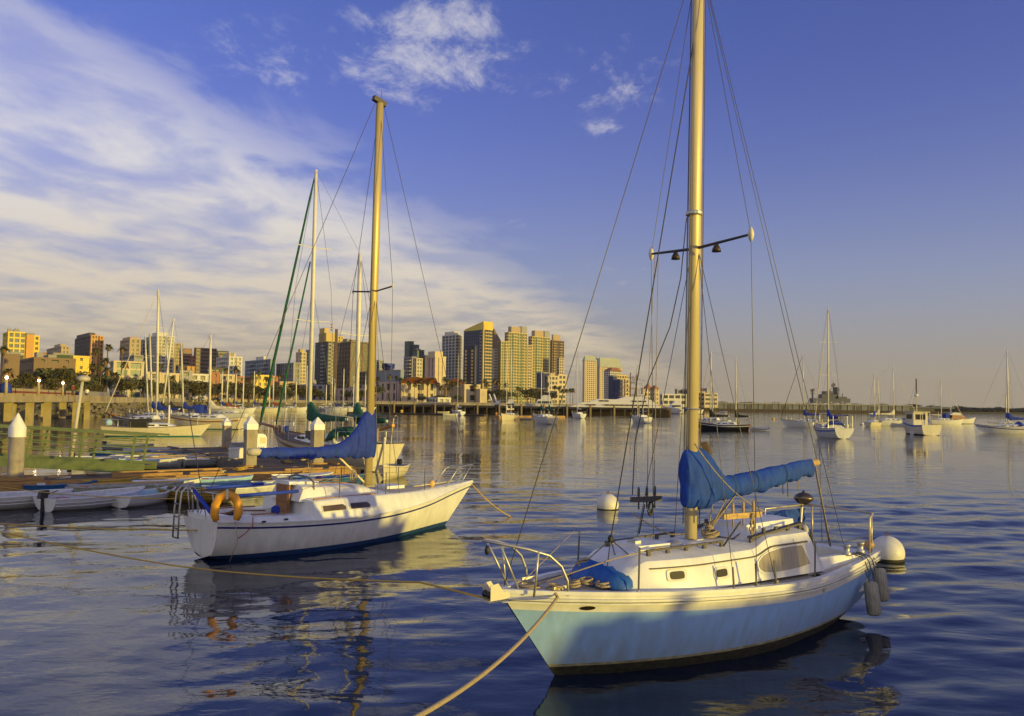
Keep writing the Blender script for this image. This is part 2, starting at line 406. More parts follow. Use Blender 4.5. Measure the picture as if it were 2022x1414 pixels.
def coil(c, R, r, n=4, seed=0, squash=.5, turns=12, vertical=False):
    """a loose heap of rope as one tube"""
    rr = random.Random(seed); pts = []; ox = oy = 0.
    for i in range(n * turns):
        a = 2 * math.pi * i / turns
        if i % turns == 0: ox, oy, qq, tl = rr.uniform(-.4, .4) * R, rr.uniform(-.4, .4) * R, rr.uniform(.65, 1.15), rr.uniform(-.25, .25)
        q = R * qq * (1 + .15 * math.sin(2 * a + seed))
        if vertical: pts.append((c[0] + q * math.cos(a) * squash + ox * .3, c[1] + rr.uniform(-.025, .025), c[2] + q * math.sin(a) * 1.1 - abs(ox) * .3))
        else: pts.append((c[0] + q * math.cos(a) + ox, c[1] + q * math.sin(a) * squash + oy, c[2] + abs(r * 1.2 * i / turns + tl * q * math.sin(a + seed))))
    return MB().tube(pts, r, 5)
def sag(p, q, d, n=14):
    p, q = Vector(p), Vector(q)
    return [p + (q - p) * (i / n) - Vector((0, 0, d * 4 * (i / n) * (1 - i / n))) for i in range(n + 1)]
def T(parent, name, pts, r, m, n=6, **k): return MB().tube(pts, r, n).build(name, m, parent, True, **k)

def sailboat(name, label, loc, heading, L=9., beam=1.4, free=1.0, hullm=None, stripe=None, boot=None, masts=((.52, 13, 0),), cover=canvas_b, cabin=True, cabm=None,
             spread=True, dodger=None, sprit=0., furl=None, wr=.012, group='sailboats on moorings in the harbour', mr=.085, deckm=None, transom=None, rake=.0, booms=True, jib=True, bimini=None, pulpit=True, lines=True, furl_r=.06):
    """a moored yacht: masts = (position along hull 0..1, height above water, lean)"""
    o = thing(name, label, 'sailboat', loc, heading, group); hm = hullm or white
    s = free
    st = [(0, .035 * L, beam * .70, s * .98, -.04, .30), (.2 * L, .2 * L, beam * .9, s * .88, -.25, .34), (.45 * L, .45 * L, beam, s * .85, -.4, .34), (.7 * L, .68 * L, beam * .74, s * .98, -.35, .45),
          (.88 * L, .82 * L, beam * .34, s * 1.12, -.2, .7), (L, .90 * L, .015, s * 1.26, -.02, .9)]
    keys = [('s', 0), ('s', .16 * s), ('s', .28 * s), ('z', .09), ('z', -.08), ('k', 0)]; names = ['topsides', 'sheer_stripe' if stripe else 'topsides', 'topsides', 'boot_top' if boot else 'topsides', 'topsides']
    B, tr, edge = hull(st, keys, names, ns=18, sub=2)
    for k, mb in B.items(): mb.build(k, {'topsides': hm, 'sheer_stripe': stripe, 'boot_top': boot}[k], o, True)
    tr.build('transom', transom or hm, o)
    deck(edge, .03, -.03).build('deck', deckm or nonskid, o, True)
    rail(edge, .05, .06, -.02, .02).build('toe_rail', teak, o)
    zd = s * .9
    if cabin:
        cm = cabm or white
        def pf(x):
            k = (x - .24 * L) / (.46 * L); return (beam * (.66 - .2 * k), beam * (.56 - .2 * k), zd - .1, zd + .42 - .14 * k, zd + .52 - .14 * k)
        trunk(.24 * L, .70 * L, pf, slope0=.02 * L, slope1=.10 * L).build('coachroof', cm, o)
        for sg in (1, -1):
            for k in range(3):
                xa = (.29 + .12 * k) * L; w = pf(xa)
                MB().beam((xa, sg * (w[0] * .72 + w[1] * .3 + .012), zd + .2), (xa + .075 * L, sg * (pf(xa + .075 * L)[0] * .72 + pf(xa + .075 * L)[1] * .3 + .012), zd + .18), .012, .15).build('cabin_window', glassd, o)
        MB().box(.30 * L, .36 * L, -.3, .3, zd + .46, zd + .53).build('hatch', cm, o)
    hts = []
    for i, (mx, mh, lean) in enumerate(masts):
        x = mx * L; zb = zd + (.4 if cabin else 0); top = (x + lean, 0, mh); hts.append((x, top))
        spar((x, 0, zb - .3), top, mr * 1.25, mr, 8, .8).build('mast', alu_w, o, True)
        if booms:
            bl = (.34 if len(masts) == 1 or i == 0 else .24) * L; zb2 = zb + .85
            spar((x - .1, 0, zb2), (x - bl, 0, zb2 + .12), .07, .06, 8).build('boom', alu_w, o, True)
            if cover is not None:
                sail_cover([x - bl * .97, x - bl * .5, x - bl * .22, x - .12, x + .14], [zb2 + .25, zb2 + .34, zb2 + .5, zb2 + 1.15, zb2 + 1.2], [zb2 + .02, zb2 - .06, zb2 - .1, zb2 - .12, zb2 - .1], [.10, .15, .17, .17, .1], seed=i + int(L * 10), n=22, nr=10).build('sail_cover', cover, o, True)
        if spread:
            for zf in ((.55,) if mh < 14 else (.42, .70)):
                zz_ = zb + (mh - zb) * zf; xs_ = x + lean * zf; MB().tube([(xs_ - .12, beam * .62, zz_ + .06), (xs_, 0, zz_), (xs_ - .12, -beam * .62, zz_ + .06)], .028, 5).build('spreader', alu_w, o)
        if lines:
            for sg in (1, -1):
                zz_ = zb + (mh - zb) * .55
                T(o, 'shroud', [(x - .12, sg * beam * .92, zd), (x - .12, sg * beam * .62, zz_), top], wr, wire, 4)
                T(o, 'lower_shroud', [(x - .5, sg * beam * .9, zd), (x + lean * .5, 0, zz_ - .1)], wr * .9, wire, 4)
    bowx = L + sprit
    if sprit: spar((L * .9, 0, s * 1.25), (bowx, 0, s * 1.25 + .3), .09, .09, 8).build('bowsprit', wood, o, True)
    top = hts[0][1]
    if lines:
        T(o, 'forestay', [(bowx - .05, 0, s * 1.27), Vector((bowx, 0, s * 1.27)).lerp(Vector(top), .06), Vector((bowx, 0, s * 1.27)).lerp(Vector(top), .9), top], wr * 1.2 if not furl else [.03, furl_r, furl_r * .55, .02], furl or wire, 6)
        T(o, 'backstay', [(.05, 0, s), hts[-1][1]], wr, wire, 4)
        if len(masts) > 1: T(o, 'triatic_stay', [hts[0][1], hts[1][1]], wr * .8, wire, 4)
    if pulpit:
        for nm, xa, xb, ww in (('pulpit', L * .88, L * 1.01, beam * .34), ('pushpit', .16 * L, .01, beam * .8)):
            za = s * (1.15 if nm == 'pulpit' else .98); m = MB()
            m.tube([(xa, ww, za), (xa, ww, za + .62), (xb, ww * (.12 if nm == 'pulpit' else .85), za + .68), (xb, -ww * (.12 if nm == 'pulpit' else .85), za + .68), (xa, -ww, za + .62), (xa, -ww, za)], .018, 5)
            m.build(nm, steel, o)
        for sg in (1, -1):
            for k in range(4):
                xa = (.24 + .18 * k) * L; e = min(edge, key=lambda p: abs(p[0] - xa)); MB().tube([(e[0], sg * (e[1] - .06), e[2]), (e[0], sg * (e[1] - .06), e[2] + .6)], .013, 5).build('stanchion', steel, o)
            T(o, 'lifeline', [(e_[0], sg * (e_[1] - .06), e_[2] + .6) for e_ in edge if .14 * L < e_[0] < .9 * L], .007, wire, 4)
    if dodger is not None:
        m = MB(); R = []
        for k in range(6):
            x = .25 * L + .16 * k; hh = zd + .35 + .62 * math.sin(min(1, (.5 + k) / 4) * math.pi / 2) * (1 if k < 4 else (.75 if k == 4 else .3))
            R.append([(x, beam * .62 * math.cos(a), zd + .2 + (hh - zd - .2) * math.sin(a) ** .5) for a in [math.pi * j / 8 for j in range(9)]])
        m.loft(R, closed=False).build('dodger', dodger, o, True)
    if bimini is not None:
        MB().loft([[(x, beam * .7 * k, zd + 1.75 - .12 * k * k - .08 * abs(x - .13 * L)) for k in (-1, -.5, 0, .5, 1)] for x in (.04 * L, .13 * L, .22 * L)], closed=False).build('bimini', bimini, o, True)
        for xa in (.05 * L, .21 * L):
            for sg in (1, -1): MB().tube([(xa, sg * beam * .68, zd), (xa, sg * beam * .68, zd + 1.62)], .015, 5).build('bimini_post', steel, o)
    return o

def hull_y(st, x, z):
    """half breadth of a hull at length x and height z"""
    st = np.array(st, float); t = np.linspace(0, 1, len(st)); tt = np.linspace(0, 1, 200); C = [cubic(t, st[:, i], tt) for i in range(6)]
    q = np.clip((z - C[4]) / (C[3] - C[4]), 0, 1); X_ = C[1] + (C[0] - C[1]) * q; return float(np.interp(x, X_, C[2] * q ** C[5]))
def outboard(parent, x=-.12, z=.45, y=0.):
    MB().obox((x, y, z + .14), (.13, 0, 0), (0, .10, 0), (.03, 0, .13)).build('outboard_cowl', black, parent)
    MB().box(x - .05, x + .05, y - .05, y + .05, z - .5, z + .02).build('outboard_leg', black, parent)
    MB().tube([(x + .1, y, z + .12), (x + .5, y + .05, z + .22)], .018, 6).build('tiller_handle', black, parent)
def dinghy(name, label, loc, heading, L=3., beam=.72, free=.48, om=None, im=None, rim=None, motor=False, thwarts=2, tilt=0., pram=False, oars=False, cover=None, group='dinghies crowded round the dock', lap=True):
    o = thing(name, label, 'dinghy', loc, heading, group); om = om or white; im = im or white_old
    if tilt: o.rotation_euler = (tilt, 0, heading)
    bw = .30 if pram else .02
    st = [(0, .05, beam * .86, free, -.03, .30), (.3 * L, .3 * L, beam, free * .95, -.10, .34), (.6 * L, .6 * L, beam * .94, free * .97, -.10, .38), (.85 * L, .82 * L, beam * .62, free * 1.06, -.06, .5), (L, .93 * L, bw * beam + .02, free * 1.18, .02, .7)]
    B, tr, edge = hull(st, [('s', 0), ('s', .10), ('k', 0)], ['hull', 'hull'], ns=16, sub=3); B['hull'].build('hull', om, o, True)
    tr.build('transom', om, o)
    st2 = [(a + (.05 if i == 0 else -.04 if i == 4 else 0), b_ + (.04 if i == 0 else -.06 if i == 4 else 0), max(c_ - .05, .01), d - .01, e + .09, f) for i, (a, b_, c_, d, e, f) in enumerate(st)]
    B2_, tr2, ed2 = hull(st2, [('s', 0), ('k', 0)], ['x'], ns=16, sub=4); m = B2_['x']; m.v += []; k0 = len(m.v); m.v += tr2.v; m.f += [tuple(k0 + i for i in f_) for f_ in tr2.f]; m.build('interior', im, o, True)
    rail(edge, .07, .035, -.015, .02).build('gunwale', rim or om, o)
    if lap:
        for zz_ in (.14, .24):
            rail([(x, y * .985, z - zz_) for x, y, z in edge if x < .93 * L], .02, .018, 0, .012).build('lapstrake', om, o)
    for k in range(thwarts):
        x = L * (.3 + .3 * k); MB().box(x - .12, x + .12, -beam * .82, beam * .82, free * .62, free * .62 + .03).build('thwart', im, o)
    rg = random.Random(int(abs(loc[0]) * 97 + abs(loc[1]) * 31))
    if rg.random() < .7: MB().box(.45, .75, -.2, .12, free * .3, free * .3 + .28).build('fuel_can', mat('red_can', (.4, .04, .03), .5) if rg.random() < .5 else white_old, o)
    if rg.random() < .6: coil((L * .72, .1, free * .55), .16, .018, 3, rg.randint(0, 99), .9).build('painter_coil', rope_t if rg.random() < .5 else rope_y, o, True)
    if rg.random() < .5: MB().lathe([(.1, 0), (.13, .24), (.12, .24), (.09, .03)], 10, (L * .5, -.2, free * .3)).build('bucket', mat('blue_bucket', (.03, .12, .4), .5), o, True)
    if motor: outboard(o, -.03, free * .95)
    if oars:
        for sg in (1, -1): MB().tube([(.2 * L, sg * .25, free + .05), (.95 * L, sg * .12, free * 1.2)], .022, 6).build('oar', pine, o)
    if cover is not None:
        MB().loft([[(x, y * k * .98, z + .02 + .14 * (1 - k * k)) for k in (1, .5, 0, -.5, -1)] for x, y, z in edge], closed=False).build('canvas_cover', cover, o, True)
    return o
# ------------------------------------------------------------------ the light blue sloop in the foreground
O1 = Vector((6.43, 15.6, 0)); A1 = math.atan2(-.58, -.814)
blue_hull = mat('pale_blue_hull', (.33, .54, .92), .34, var=.12, vscale=2.2, stretch=(2.5, 2.5, .4))
grow = mat('weed_line', (.05, .045, .02), .8, col2=(.008, .008, .007), vscale=9, stretch=(1, 1, 3))
boot_c = mat('stained_boot_line', (.46, .42, .25), .6, col2=(.20, .18, .10), vscale=7)
def stain(m_, z0, z1, col, vs_):
    """scum and drip stains creeping up from the waterline"""
    nt = m_.node_tree; b = nt.nodes['Principled BSDF']; src = b.inputs['Base Color'].links[0].from_socket
    t_ = nt.nodes.new('ShaderNodeTexCoord'); sx = nt.nodes.new('ShaderNodeSeparateXYZ'); nt.links.new(t_.outputs['Object'], sx.inputs[0])
    mp = nt.nodes.new('ShaderNodeMapping'); mp.inputs['Scale'].default_value = (3.5, 3.5, .35); nt.links.new(t_.outputs['Object'], mp.inputs[0])
    n = nt.nodes.new('ShaderNodeTexNoise'); n.inputs['Scale'].default_value = vs_; n.inputs['Detail'].default_value = 8; nt.links.new(mp.outputs[0], n.inputs['Vector'])
    g = nt.nodes.new('ShaderNodeMapRange'); g.inputs[1].default_value = z0; g.inputs[2].default_value = z1; g.inputs[3].default_value = .62; g.inputs[4].default_value = .1; nt.links.new(sx.outputs[2], g.inputs[0])
    a = nt.nodes.new('ShaderNodeMath'); a.operation = 'ADD'; nt.links.new(n.outputs[0], a.inputs[0]); nt.links.new(g.outputs[0], a.inputs[1])
    r = nt.nodes.new('ShaderNodeMapRange'); r.inputs[1].default_value = .72; r.inputs[2].default_value = 1.25; r.inputs[4].default_value = .55; nt.links.new(a.outputs[0], r.inputs[0])
    x = nt.nodes.new('ShaderNodeMix'); x.data_type = 'RGBA'; nt.links.new(r.outputs[0], x.inputs[0]); nt.links.new(src, x.inputs[6]); x.inputs[7].default_value = (*col, 1); nt.links.new(x.outputs[2], b.inputs['Base Color'])
    return m_
stain(blue_hull, .2, .8, (.24, .24, .20), 1.6)
top_w = stain(mat('white_topsides', (.78, .77, .74), .30, var=.10, vscale=2.0, stretch=(2.2, 2.2, .5)), .1, .6, (.45, .42, .32), 1.4)
b1 = thing('sailboat', 'pale blue sloop with white sheer band, moored close in, blue canvas over its boom', 'sailboat', O1, A1)
st1 = [(0, .12, .70, 1.14, .12, .30), (1.2, 1.25, .97, 1.07, -.15, .27), (2.6, 2.6, 1.15, 1.0, -.38, .24), (4.0, 4.0, 1.18, 1.05, -.5, .24), (5.3, 5.25, 1.05, 1.12, -.48, .36), (6.4, 6.2, .82, 1.19, -.40, .6), (7.35, 6.7, .42, 1.24, -.32, .8), (8.05, 6.9, .03, 1.28, -.25, .9)]
Bd, tr, E1 = hull(st1, [('s', 0), ('s', .25), ('z', .185), ('z', .145), ('z', -.10), ('k', 0)], ['sheer_band', 'topsides', 'boot_line', 'weed_line', 'bottom'], ns=44, sub=4)
for k, m_ in dict(sheer_band=white, topsides=blue_hull, boot_line=boot_c, weed_line=grow, bottom=black).items(): Bd[k].build(k, m_, b1, True)
tr.build('transom', white, b1)
rail(E1, .10, .05, -.005, .025).build('cap_rail', white, b1)
rail(E1, .06, .028, -.085, .038).build('rubbing_strake', white_old, b1)
rail(E1, .05, .022, -.128, .028).build('rubbing_strake', white_old, b1)
deck(E1, .05, -.02, .05, x0=2.2).build('deck', nonskid, b1, True)
e_aft = [e for e in E1 if e[0] <= 2.35]
for sg, nm in ((1, 'side_deck'), (-1, 'side_deck')):
    MB().loft([[(x, sg * (y - .04), z - .015), (x, sg * min(.66, y - .1), z)] for x, y, z in e_aft], closed=False).build(nm, nonskid, b1)
MB().box(.02, .34, -.66, .66, .9, 1.13).build('lazarette', white, b1)
m = MB(); m.box(.34, 2.3, -.66, .66, .50, .55)
m.build('cockpit_sole', nonskid, b1)
for sg in (1, -1):
    MB().box(.34, 2.3, sg * .66 - .02, sg * .66 + .02, .5, 1.02).build('cockpit_side', white, b1)
    MB().box(.36, 2.28, sg * .45 - .18, sg * .45 + .18, .56, .80).build('cockpit_seat', white_old, b1)
    MB().loft([[(x, sg * (.66 + .10), .98), (x, sg * (.66 + .06), zt), (x, sg * .62, zt), (x, sg * .60, .98)] for x, zt in ((.42, 1.08), (.6, 1.16), (1.3, 1.22), (2.0, 1.24), (2.28, 1.26))], True, True, True).build('coaming', white, b1)
def pf1(x):
    k = min(max((x - 2.) / 4.4, 0), 1); up = min(max((3.75 - x) / .5, 0), 1); up = up * up * (3 - 2 * up)
    wb = .86 - .02 * k - .34 * max(0, (x - 4.9) / 1.5) ** 1.5; return (wb, wb - .11, 1.05 + .06 * k, 1.55 + .16 * up, 1.66 + .14 * up)
trunk(1.95, 6.45, pf1, ny=9, n=40, slope0=.34, slope1=.55).build('coachroof', white, b1, 'auto')
def side1(x, f, off=.0, sg=1):
    wb, wt, zb, ze, zc = pf1(x); ym = .35 * wb + .65 * wt; return Vector((x, sg * (wb + (ym - wb) * f + off), zb + .8 * (ze - zb) * f))
def side_z(x, z):
    wb, wt, zb, ze, zc = pf1(x); return (z - zb) / (.8 * (ze - zb))
for sg in (1, -1):
    MB().loft([[side1(x, 1., .004, sg), side1(x, 1., .022, sg), side1(x, .955, .022, sg), side1(x, .955, .004, sg)] for x in np.linspace(2.36, 5.85, 30)], True, True, True).build('eyebrow_trim', teak_g, b1)
    for xc, zc in ((5.42, 1.34), (4.54, 1.29)):
        fr = []; gl = []
        for j in range(20):
            a = 2 * math.pi * j / 20; ca, sa = math.cos(a), math.sin(a); ex = math.copysign(abs(ca) ** .45, ca); ez = math.copysign(abs(sa) ** .45, sa)
            for L_, w_, h_, of in ((fr, .175, .088, .003), (gl, .125, .055, .014)):
                x = xc + ex * w_; L_.append(side1(x, side_z(x, zc + ez * h_), of, sg))
        f_ = MB().prism(fr, (0, sg * .012, 0)).build('portlight', white_old, b1); MB().prism(gl, (0, sg * .004, 0)).build('pane', mat('smoked_port', (.045, .042, .04), .5, spec=.15), f_)
    shp = [(3.66, 1.30), (3.64, 1.37), (3.53, 1.44), (3.35, 1.49), (3.1, 1.52), (2.75, 1.525), (2.52, 1.52), (2.36, 1.21), (2.6, 1.185), (3.0, 1.17), (3.35, 1.175), (3.55, 1.20), (3.64, 1.25)]
    cx_ = 2.98; cz_ = 1.345
    fr = [side1(cx_ + (x - cx_) * 1.06, side_z(x, cz_ + (z - cz_) * 1.16), .003, sg) for x, z in shp]; gl = [side1(x, side_z(x, z), .016, sg) for x, z in shp]
    f_ = MB().prism(fr, (0, sg * .012, 0)).build('cabin_window', white, b1)
    MB().prism(gl, (0, sg * .004, 0)).build('pane', mat('curtained_glass', (.42, .37, .30), .25, col2=(.24, .21, .18), vscale=5, stretch=(6, 1, .4)), f_)
    for xa, xb, yy, w_ in ((4.15, 5.75, .52, .035), (2.25, 3.6, .60, .10)):
        h_ = MB().beam((xa, sg * yy, pf1(xa)[3] + .13), (xb, sg * yy * (.86 if xb > 5 else 1), pf1(xb)[3] + .12), w_, .03).build('handrail', teak_g, b1)
        for k in range(5):
            x = xa + (xb - xa) * (k + .1) / 4.2; zz_ = pf1(x)[3]; MB().box(x - .03, x + .03, sg * yy * (1 - .14 * (k / 4 if xb > 5 else 0)) - .018, sg * yy * (1 - .14 * (k / 4 if xb > 5 else 0)) + .018, zz_ + .03, zz_ + .118).build('handrail_foot', teak_g, h_)
# roof fittings
h_ = MB().loft([[(x, y, 1.66 + dz) for x, y in ((5.1, -.3), (5.72, -.26), (5.72, .26), (5.1, .3))] for dz in (-.04, .05)], True, True, True).build('fore_hatch', white, b1)
MB().box(5.5, 5.62, -.1, .08, 1.71, 1.75).build('hatch_vent', steel, h_)
MB().lathe([(.15, 0), (.15, .02), (.11, .05), (.05, .075), (.001, .08)], 18, (4.95, .22, 1.655)).build('deck_prism', steel, b1, True)
MB().loft([[(x, y, z + (1.66 + .14 * min(max((3.75 - x) / .5, 0), 1))) for y, z in ((-.36, -.02), (-.34, .07), (0, .085), (.34, .07), (.36, -.02))] for x in (2.1, 2.7, 3.3, 3.35)], False, True, True).build('sliding_hatch', white, b1)
MB().box(6.18, 6.2, -.16, .16, 1.2, 1.4).build('front_window', glassd, b1)
MB().box(1.93, 1.97, -.26, .26, .85, 1.6).build('companionway_board', wood, b1)
# spars
spar((4.31, 0, 1.55), (4.12, 0, 11.5), .112, .085, 16, .92).build('mast', alu, b1, True)
MB().beam((4.185, 0, 3.2), (4.005, 0, 11.4), .035, .02, (0, 1, 0)).build('sail_track', mat('dark_spreader', (.06, .055, .05), .5), b1)
MB().box(4.16, 4.46, -.13, .13, 1.6, 1.665).build('mast_step', steel, b1)
sp_ = MB()
for sg in (1, -1):
    MB().tube([(4.21, sg * .08, 6.40), (4.14, sg * 1.06, 6.47)], [.026, .02], 8).build('spreader', mat('dark_spreader', (.06, .055, .05), .5), b1)
    MB().lathe([(.01, -.12), (.035, -.07), (.05, 0), (.035, .07), (.01, .12)], 8, (4.14, sg * 1.07, 6.47)).build('spreader_tip', cream, b1, True)
    l_ = MB().lathe([(.012, .13), (.03, .12), (.065, .05), (.075, 0), (.06, 0)], 12, (4.2, sg * .44, 6.28)).build('deck_light', mat('bronze_shade', (.07, .05, .03), .5, metal=.5), b1, True)
    MB().tube([(4.2, sg * .44, 6.41), (4.2, sg * .44, 6.45)], .008, 5).build('light_hanger', wire, l_)
MB().lathe([(.13, -.035), (.14, -.02), (.14, .02), (.13, .035)], 14, (4.235, 0, 6.98)).build('mast_band', steel, b1)
MB().lathe([(.13, -.012), (.14, 0), (.13, .012)], 14, (4.28, 0, 3.75)).build('mast_band', steel, b1)
spar((4.2, 0, 2.42), (.84, 0, 2.78), .06, .05, 10).build('boom', pine, b1, True)
sail_cover([1.06, 1.7, 2.4, 2.9, 3.3, 3.56, 3.75, 3.92, 4.1, 4.3, 4.47], [2.85, 2.79, 2.72, 2.67, 2.64, 2.67, 2.84, 3.04, 3.12, 3.12, 3.05], [2.55, 2.47, 2.36, 2.31, 2.29, 2.25, 2.20, 2.15, 2.13, 2.14, 2.2], [.07, .10, .13, .15, .165, .17, .17, .17, .165, .16, .11], seed=3, n=150, nr=40, fold=.0105, straps=(1.9, 2.75, 3.35), parent=b1, strap_m=mat('dark_blue_webbing', (.008, .05, .2), .8)).build('sail_cover', canvas_t, b1, True)
MB().loft([[(3.9, -.03, 3.0), (3.82, .03, 3.0), (3.9, .05, 3.0), (3.98, 0, 3.0)], [(4.02, -.03, 3.2), (3.94, .03, 3.22), (4.0, .05, 3.22), (4.08, 0, 3.2)]], True, True, True).build('sail_head', mat('dark_sailcloth', (.09, .06, .045), .8, var=.3), b1)
for x, l_ in ((2.0, .2), (1.86, .26), (1.55, .18), (2.75, .06), (2.9, .08)):
    T(b1, 'cover_tie', [(x, .07, 2.46 + (2.2 - x) * .06), (x + .01, .08, 2.45 - l_ + (2.2 - x) * .06)], .008, rope_k if l_ > .19 else rope_t)
# standing and running rigging
mh = (4.12, 0, 11.5)
for sg in (1, -1):
    T(b1, 'upper_shroud', [(4.05, sg * 1.08, 1.08), (4.14, sg * 1.07, 6.47), mh], .0056, wire)
    T(b1, 'lower_shroud', [(4.57, sg * 1.08, 1.1), (4.22, sg * .08, 6.3)], .0056, wire)
    T(b1, 'lower_shroud', [(3.57, sg * 1.08, 1.05), (4.2, sg * .08, 6.3)], .0056, wire)
    for x in (4.57, 4.05, 3.57):
        t_ = MB().tube([(x, sg * 1.08, 1.05), (x + (.012 if x > 4.3 else -.0 if x > 4 else .03), sg * 1.06, 1.42)], .016, 6).build('turnbuckle', wire, b1)
        MB().box(x - .03, x + .03, sg * 1.08 - .025, sg * 1.08 + .025, 1.03, 1.12).build('chainplate', wire, t_)
T(b1, 'forestay', [(7.98, 0, 1.34), mh], .0068, wire); T(b1, 'backstay', [(.02, 0, 1.15), mh], .006, wire)
T(b1, 'topping_lift', [(.86, 0, 2.8), (4.1, 0, 11.4)], .006, wire)
st_ = T(b1, 'staysail_stay', [(6.05, 0, 1.80), (5.2, 0, 5.6), (4.22, 0, 10.0)], .0095, rope_k)
for q_ in ((6.62, -.38, 1.2), (6.55, .42, 1.2), (6.0, .1, 1.45), (5.72, .66, 1.3)): MB().tube([(6.05, 0, 1.80), q_], .009, 5).build('bridle_leg', rope_k, st_)
MB().lathe([(.02, -.05), (.045, -.02), (.04, .03), (.015, .06)], 8, (6.05, 0, 1.81)).build('bridle_block', black, st_)
for k, (dx, dy) in enumerate(((.15, .03), (.14, -.05), (-.14, .04), (-.10, .09), (.05, -.11))):
    T(b1, 'halyard', [(4.30 + dx, dy, 1.9), (4.22 + dx * .95, dy, 6.2), (4.12 + dx * .8, dy, 11.4)], .006, (rope_t, rope_k, rope_t, rope_k, rope_t)[k], 5)
T(b1, 'slack_halyard', [(4.36, -.05, 6.9), (4.42, -.12, 5.9), (4.5, -.28, 5.1), (4.66, -.62, 4.2), (4.72, -.86, 3.2), (4.74, -.9, 2.3)], .009, rope_k)
T(b1, 'flag_halyard', [(4.14, -.98, 6.45), (4.3, -.96, 4.3), (4.35, -.94, 2.3)], .006, rope_t); T(b1, 'flag_halyard', [(4.14, -.9, 6.45), (4.2, -.93, 2.2)], .006, rope_t)
for k in range(4): T(b1, 'mainsheet', [(.92 + .02 * k, -.02 + .02 * k, 2.72), (.22 + .03 * k, -.18 + .03 * k, 1.16)], .010, rope_t, 5)
for k in range(3): T(b1, 'boom_vang', [(3.2 + .03 * k, .02 * k, 2.30), (4.05, .05 * k, 1.72)], .011, rope_t, 5)
T(b1, 'boom_vang', [(3.55, .1, 2.28), (4.0, .06, 1.7)], .009, rope_t, 5); T(b1, 'boom_vang', [(3.9, .1, 2.2), (3.98, .06, 1.7)], .009, rope_t, 5)
T(b1, 'reefing_line', sag((4.4, .16, 3.2), (3.45, .8, 2.12), .16), .011, rope_t)
coil((3.92, .08, 1.68), .14, .014, 5, 2, .8).build('rope_coil', rope_t, b1, True); coil((3.9, .02, 1.80), .07, .014, 4, 5, .8).build('rope_coil', rope_t, b1, True)
T(b1, 'loose_line', [(3.9, .1, 1.69), (3.7, .35, 1.66), (3.45, .3, 1.72), (3.2, .5, 1.72), (3.6, .6, 1.62)], .012, rope_k)
for sg, xa, xb, yy, zz_, mm in ((1, 4.48, 3.57, .80, 2.12, pine), (-1, 4.77, 4.06, -.9, 2.22, teak_g)):
    r_ = MB().beam((xa, yy, zz_), (xb, yy, zz_ - .02), .045, .085).build('pin_rail', mm, b1)
    for k in range(3):
        x = xa + (xb - xa) * (.25 + .27 * k); MB().lathe([(.014, -.17), (.016, .04), (.024, .06), (.022, .16), (.014, .2)], 7, (x, yy, zz_)).build('belaying_pin', mm, r_, True)
    coil((xa + (xb - xa) * .72, yy + sg * .04, zz_ - .14), .13, .012, 4, 4, .42, vertical=True).build('hanging_coil', rope_t if sg > 0 else rope_k, r_, True)
    T(b1, 'halyard_tail', [(xa + (xb - xa) * .45, yy, zz_ - .1), (xa - .1, yy * .9, 1.66)], .013, rope_k)
T(b1, 'sheet', [(4.75, -.9, 2.0), (4.55, -.7, 1.82), (4.35, -.4, 1.68), (4.2, -.2, 1.7)], .013, rope_t)
# bow
for sg in (1, -1):
    T(b1, 'pulpit_rail', [(7.25, sg * .47, 1.22), (7.26, sg * .47, 1.42), (7.36, sg * .46, 1.62), (7.55, sg * .44, 1.78), (7.85, sg * .38, 1.88), (8.15, sg * .22, 1.95), (8.32, 0, 1.98)], .019, steel, 8)
    T(b1, 'pulpit_leg', [(7.72, sg * .33, 1.24), (7.72, sg * .42, 1.85)], .016, steel, 8); T(b1, 'pulpit_leg', [(7.80, sg * .12, 1.26), (8.16, sg * .16, 1.94)], .016, steel, 8)
    MB().prism([(7.95, sg * .09, 1.20), (8.26, sg * .09, 1.20), (8.26, sg * .09, 1.40), (8.14, sg * .09, 1.42), (8.05, sg * .09, 1.30), (7.95, sg * .09, 1.28)], (0, .01, 0)).build('bow_roller_cheek', cream, b1)
    c_ = MB().box(7.18, 7.42, sg * .36 - .02, sg * .36 + .02, 1.30, 1.335).build('bow_cleat', steel, b1); MB().box(7.26, 7.34, sg * .36 - .015, sg * .36 + .015, 1.24, 1.30).build('cleat_foot', steel, c_)
MB().box(7.9, 8.27, -.08, .08, 1.17, 1.195).build('bow_roller_base', cream, b1)
MB().lathe([(.05, -.07), (.035, 0), (.05, .07)], 10, (8.24, 0, 1.27), (0, 1, 0)).build('bow_roller', black, b1, True)
MB().lathe([(.01, -.07), (.03, -.05), (.035, 0), (.02, .05)], 8, (8.26, 0, 1.86)).build('bow_light', black, b1, True)
for k, c_ in enumerate(((7.55, .05, 1.27), (7.35, .28, 1.27), (6.95, .22, 1.27), (6.55, .40, 1.24), (6.7, .2, 1.26))): coil(c_, .13 - .01 * k, .015, 4, 10 + k, .75).build('rope_coil', rope_t, b1, True)
coil((6.35, -.2, 1.42), .11, .015, 4, 30, .8).build('rope_coil', rope_t, b1, True)
rr = random.Random(5); R = []
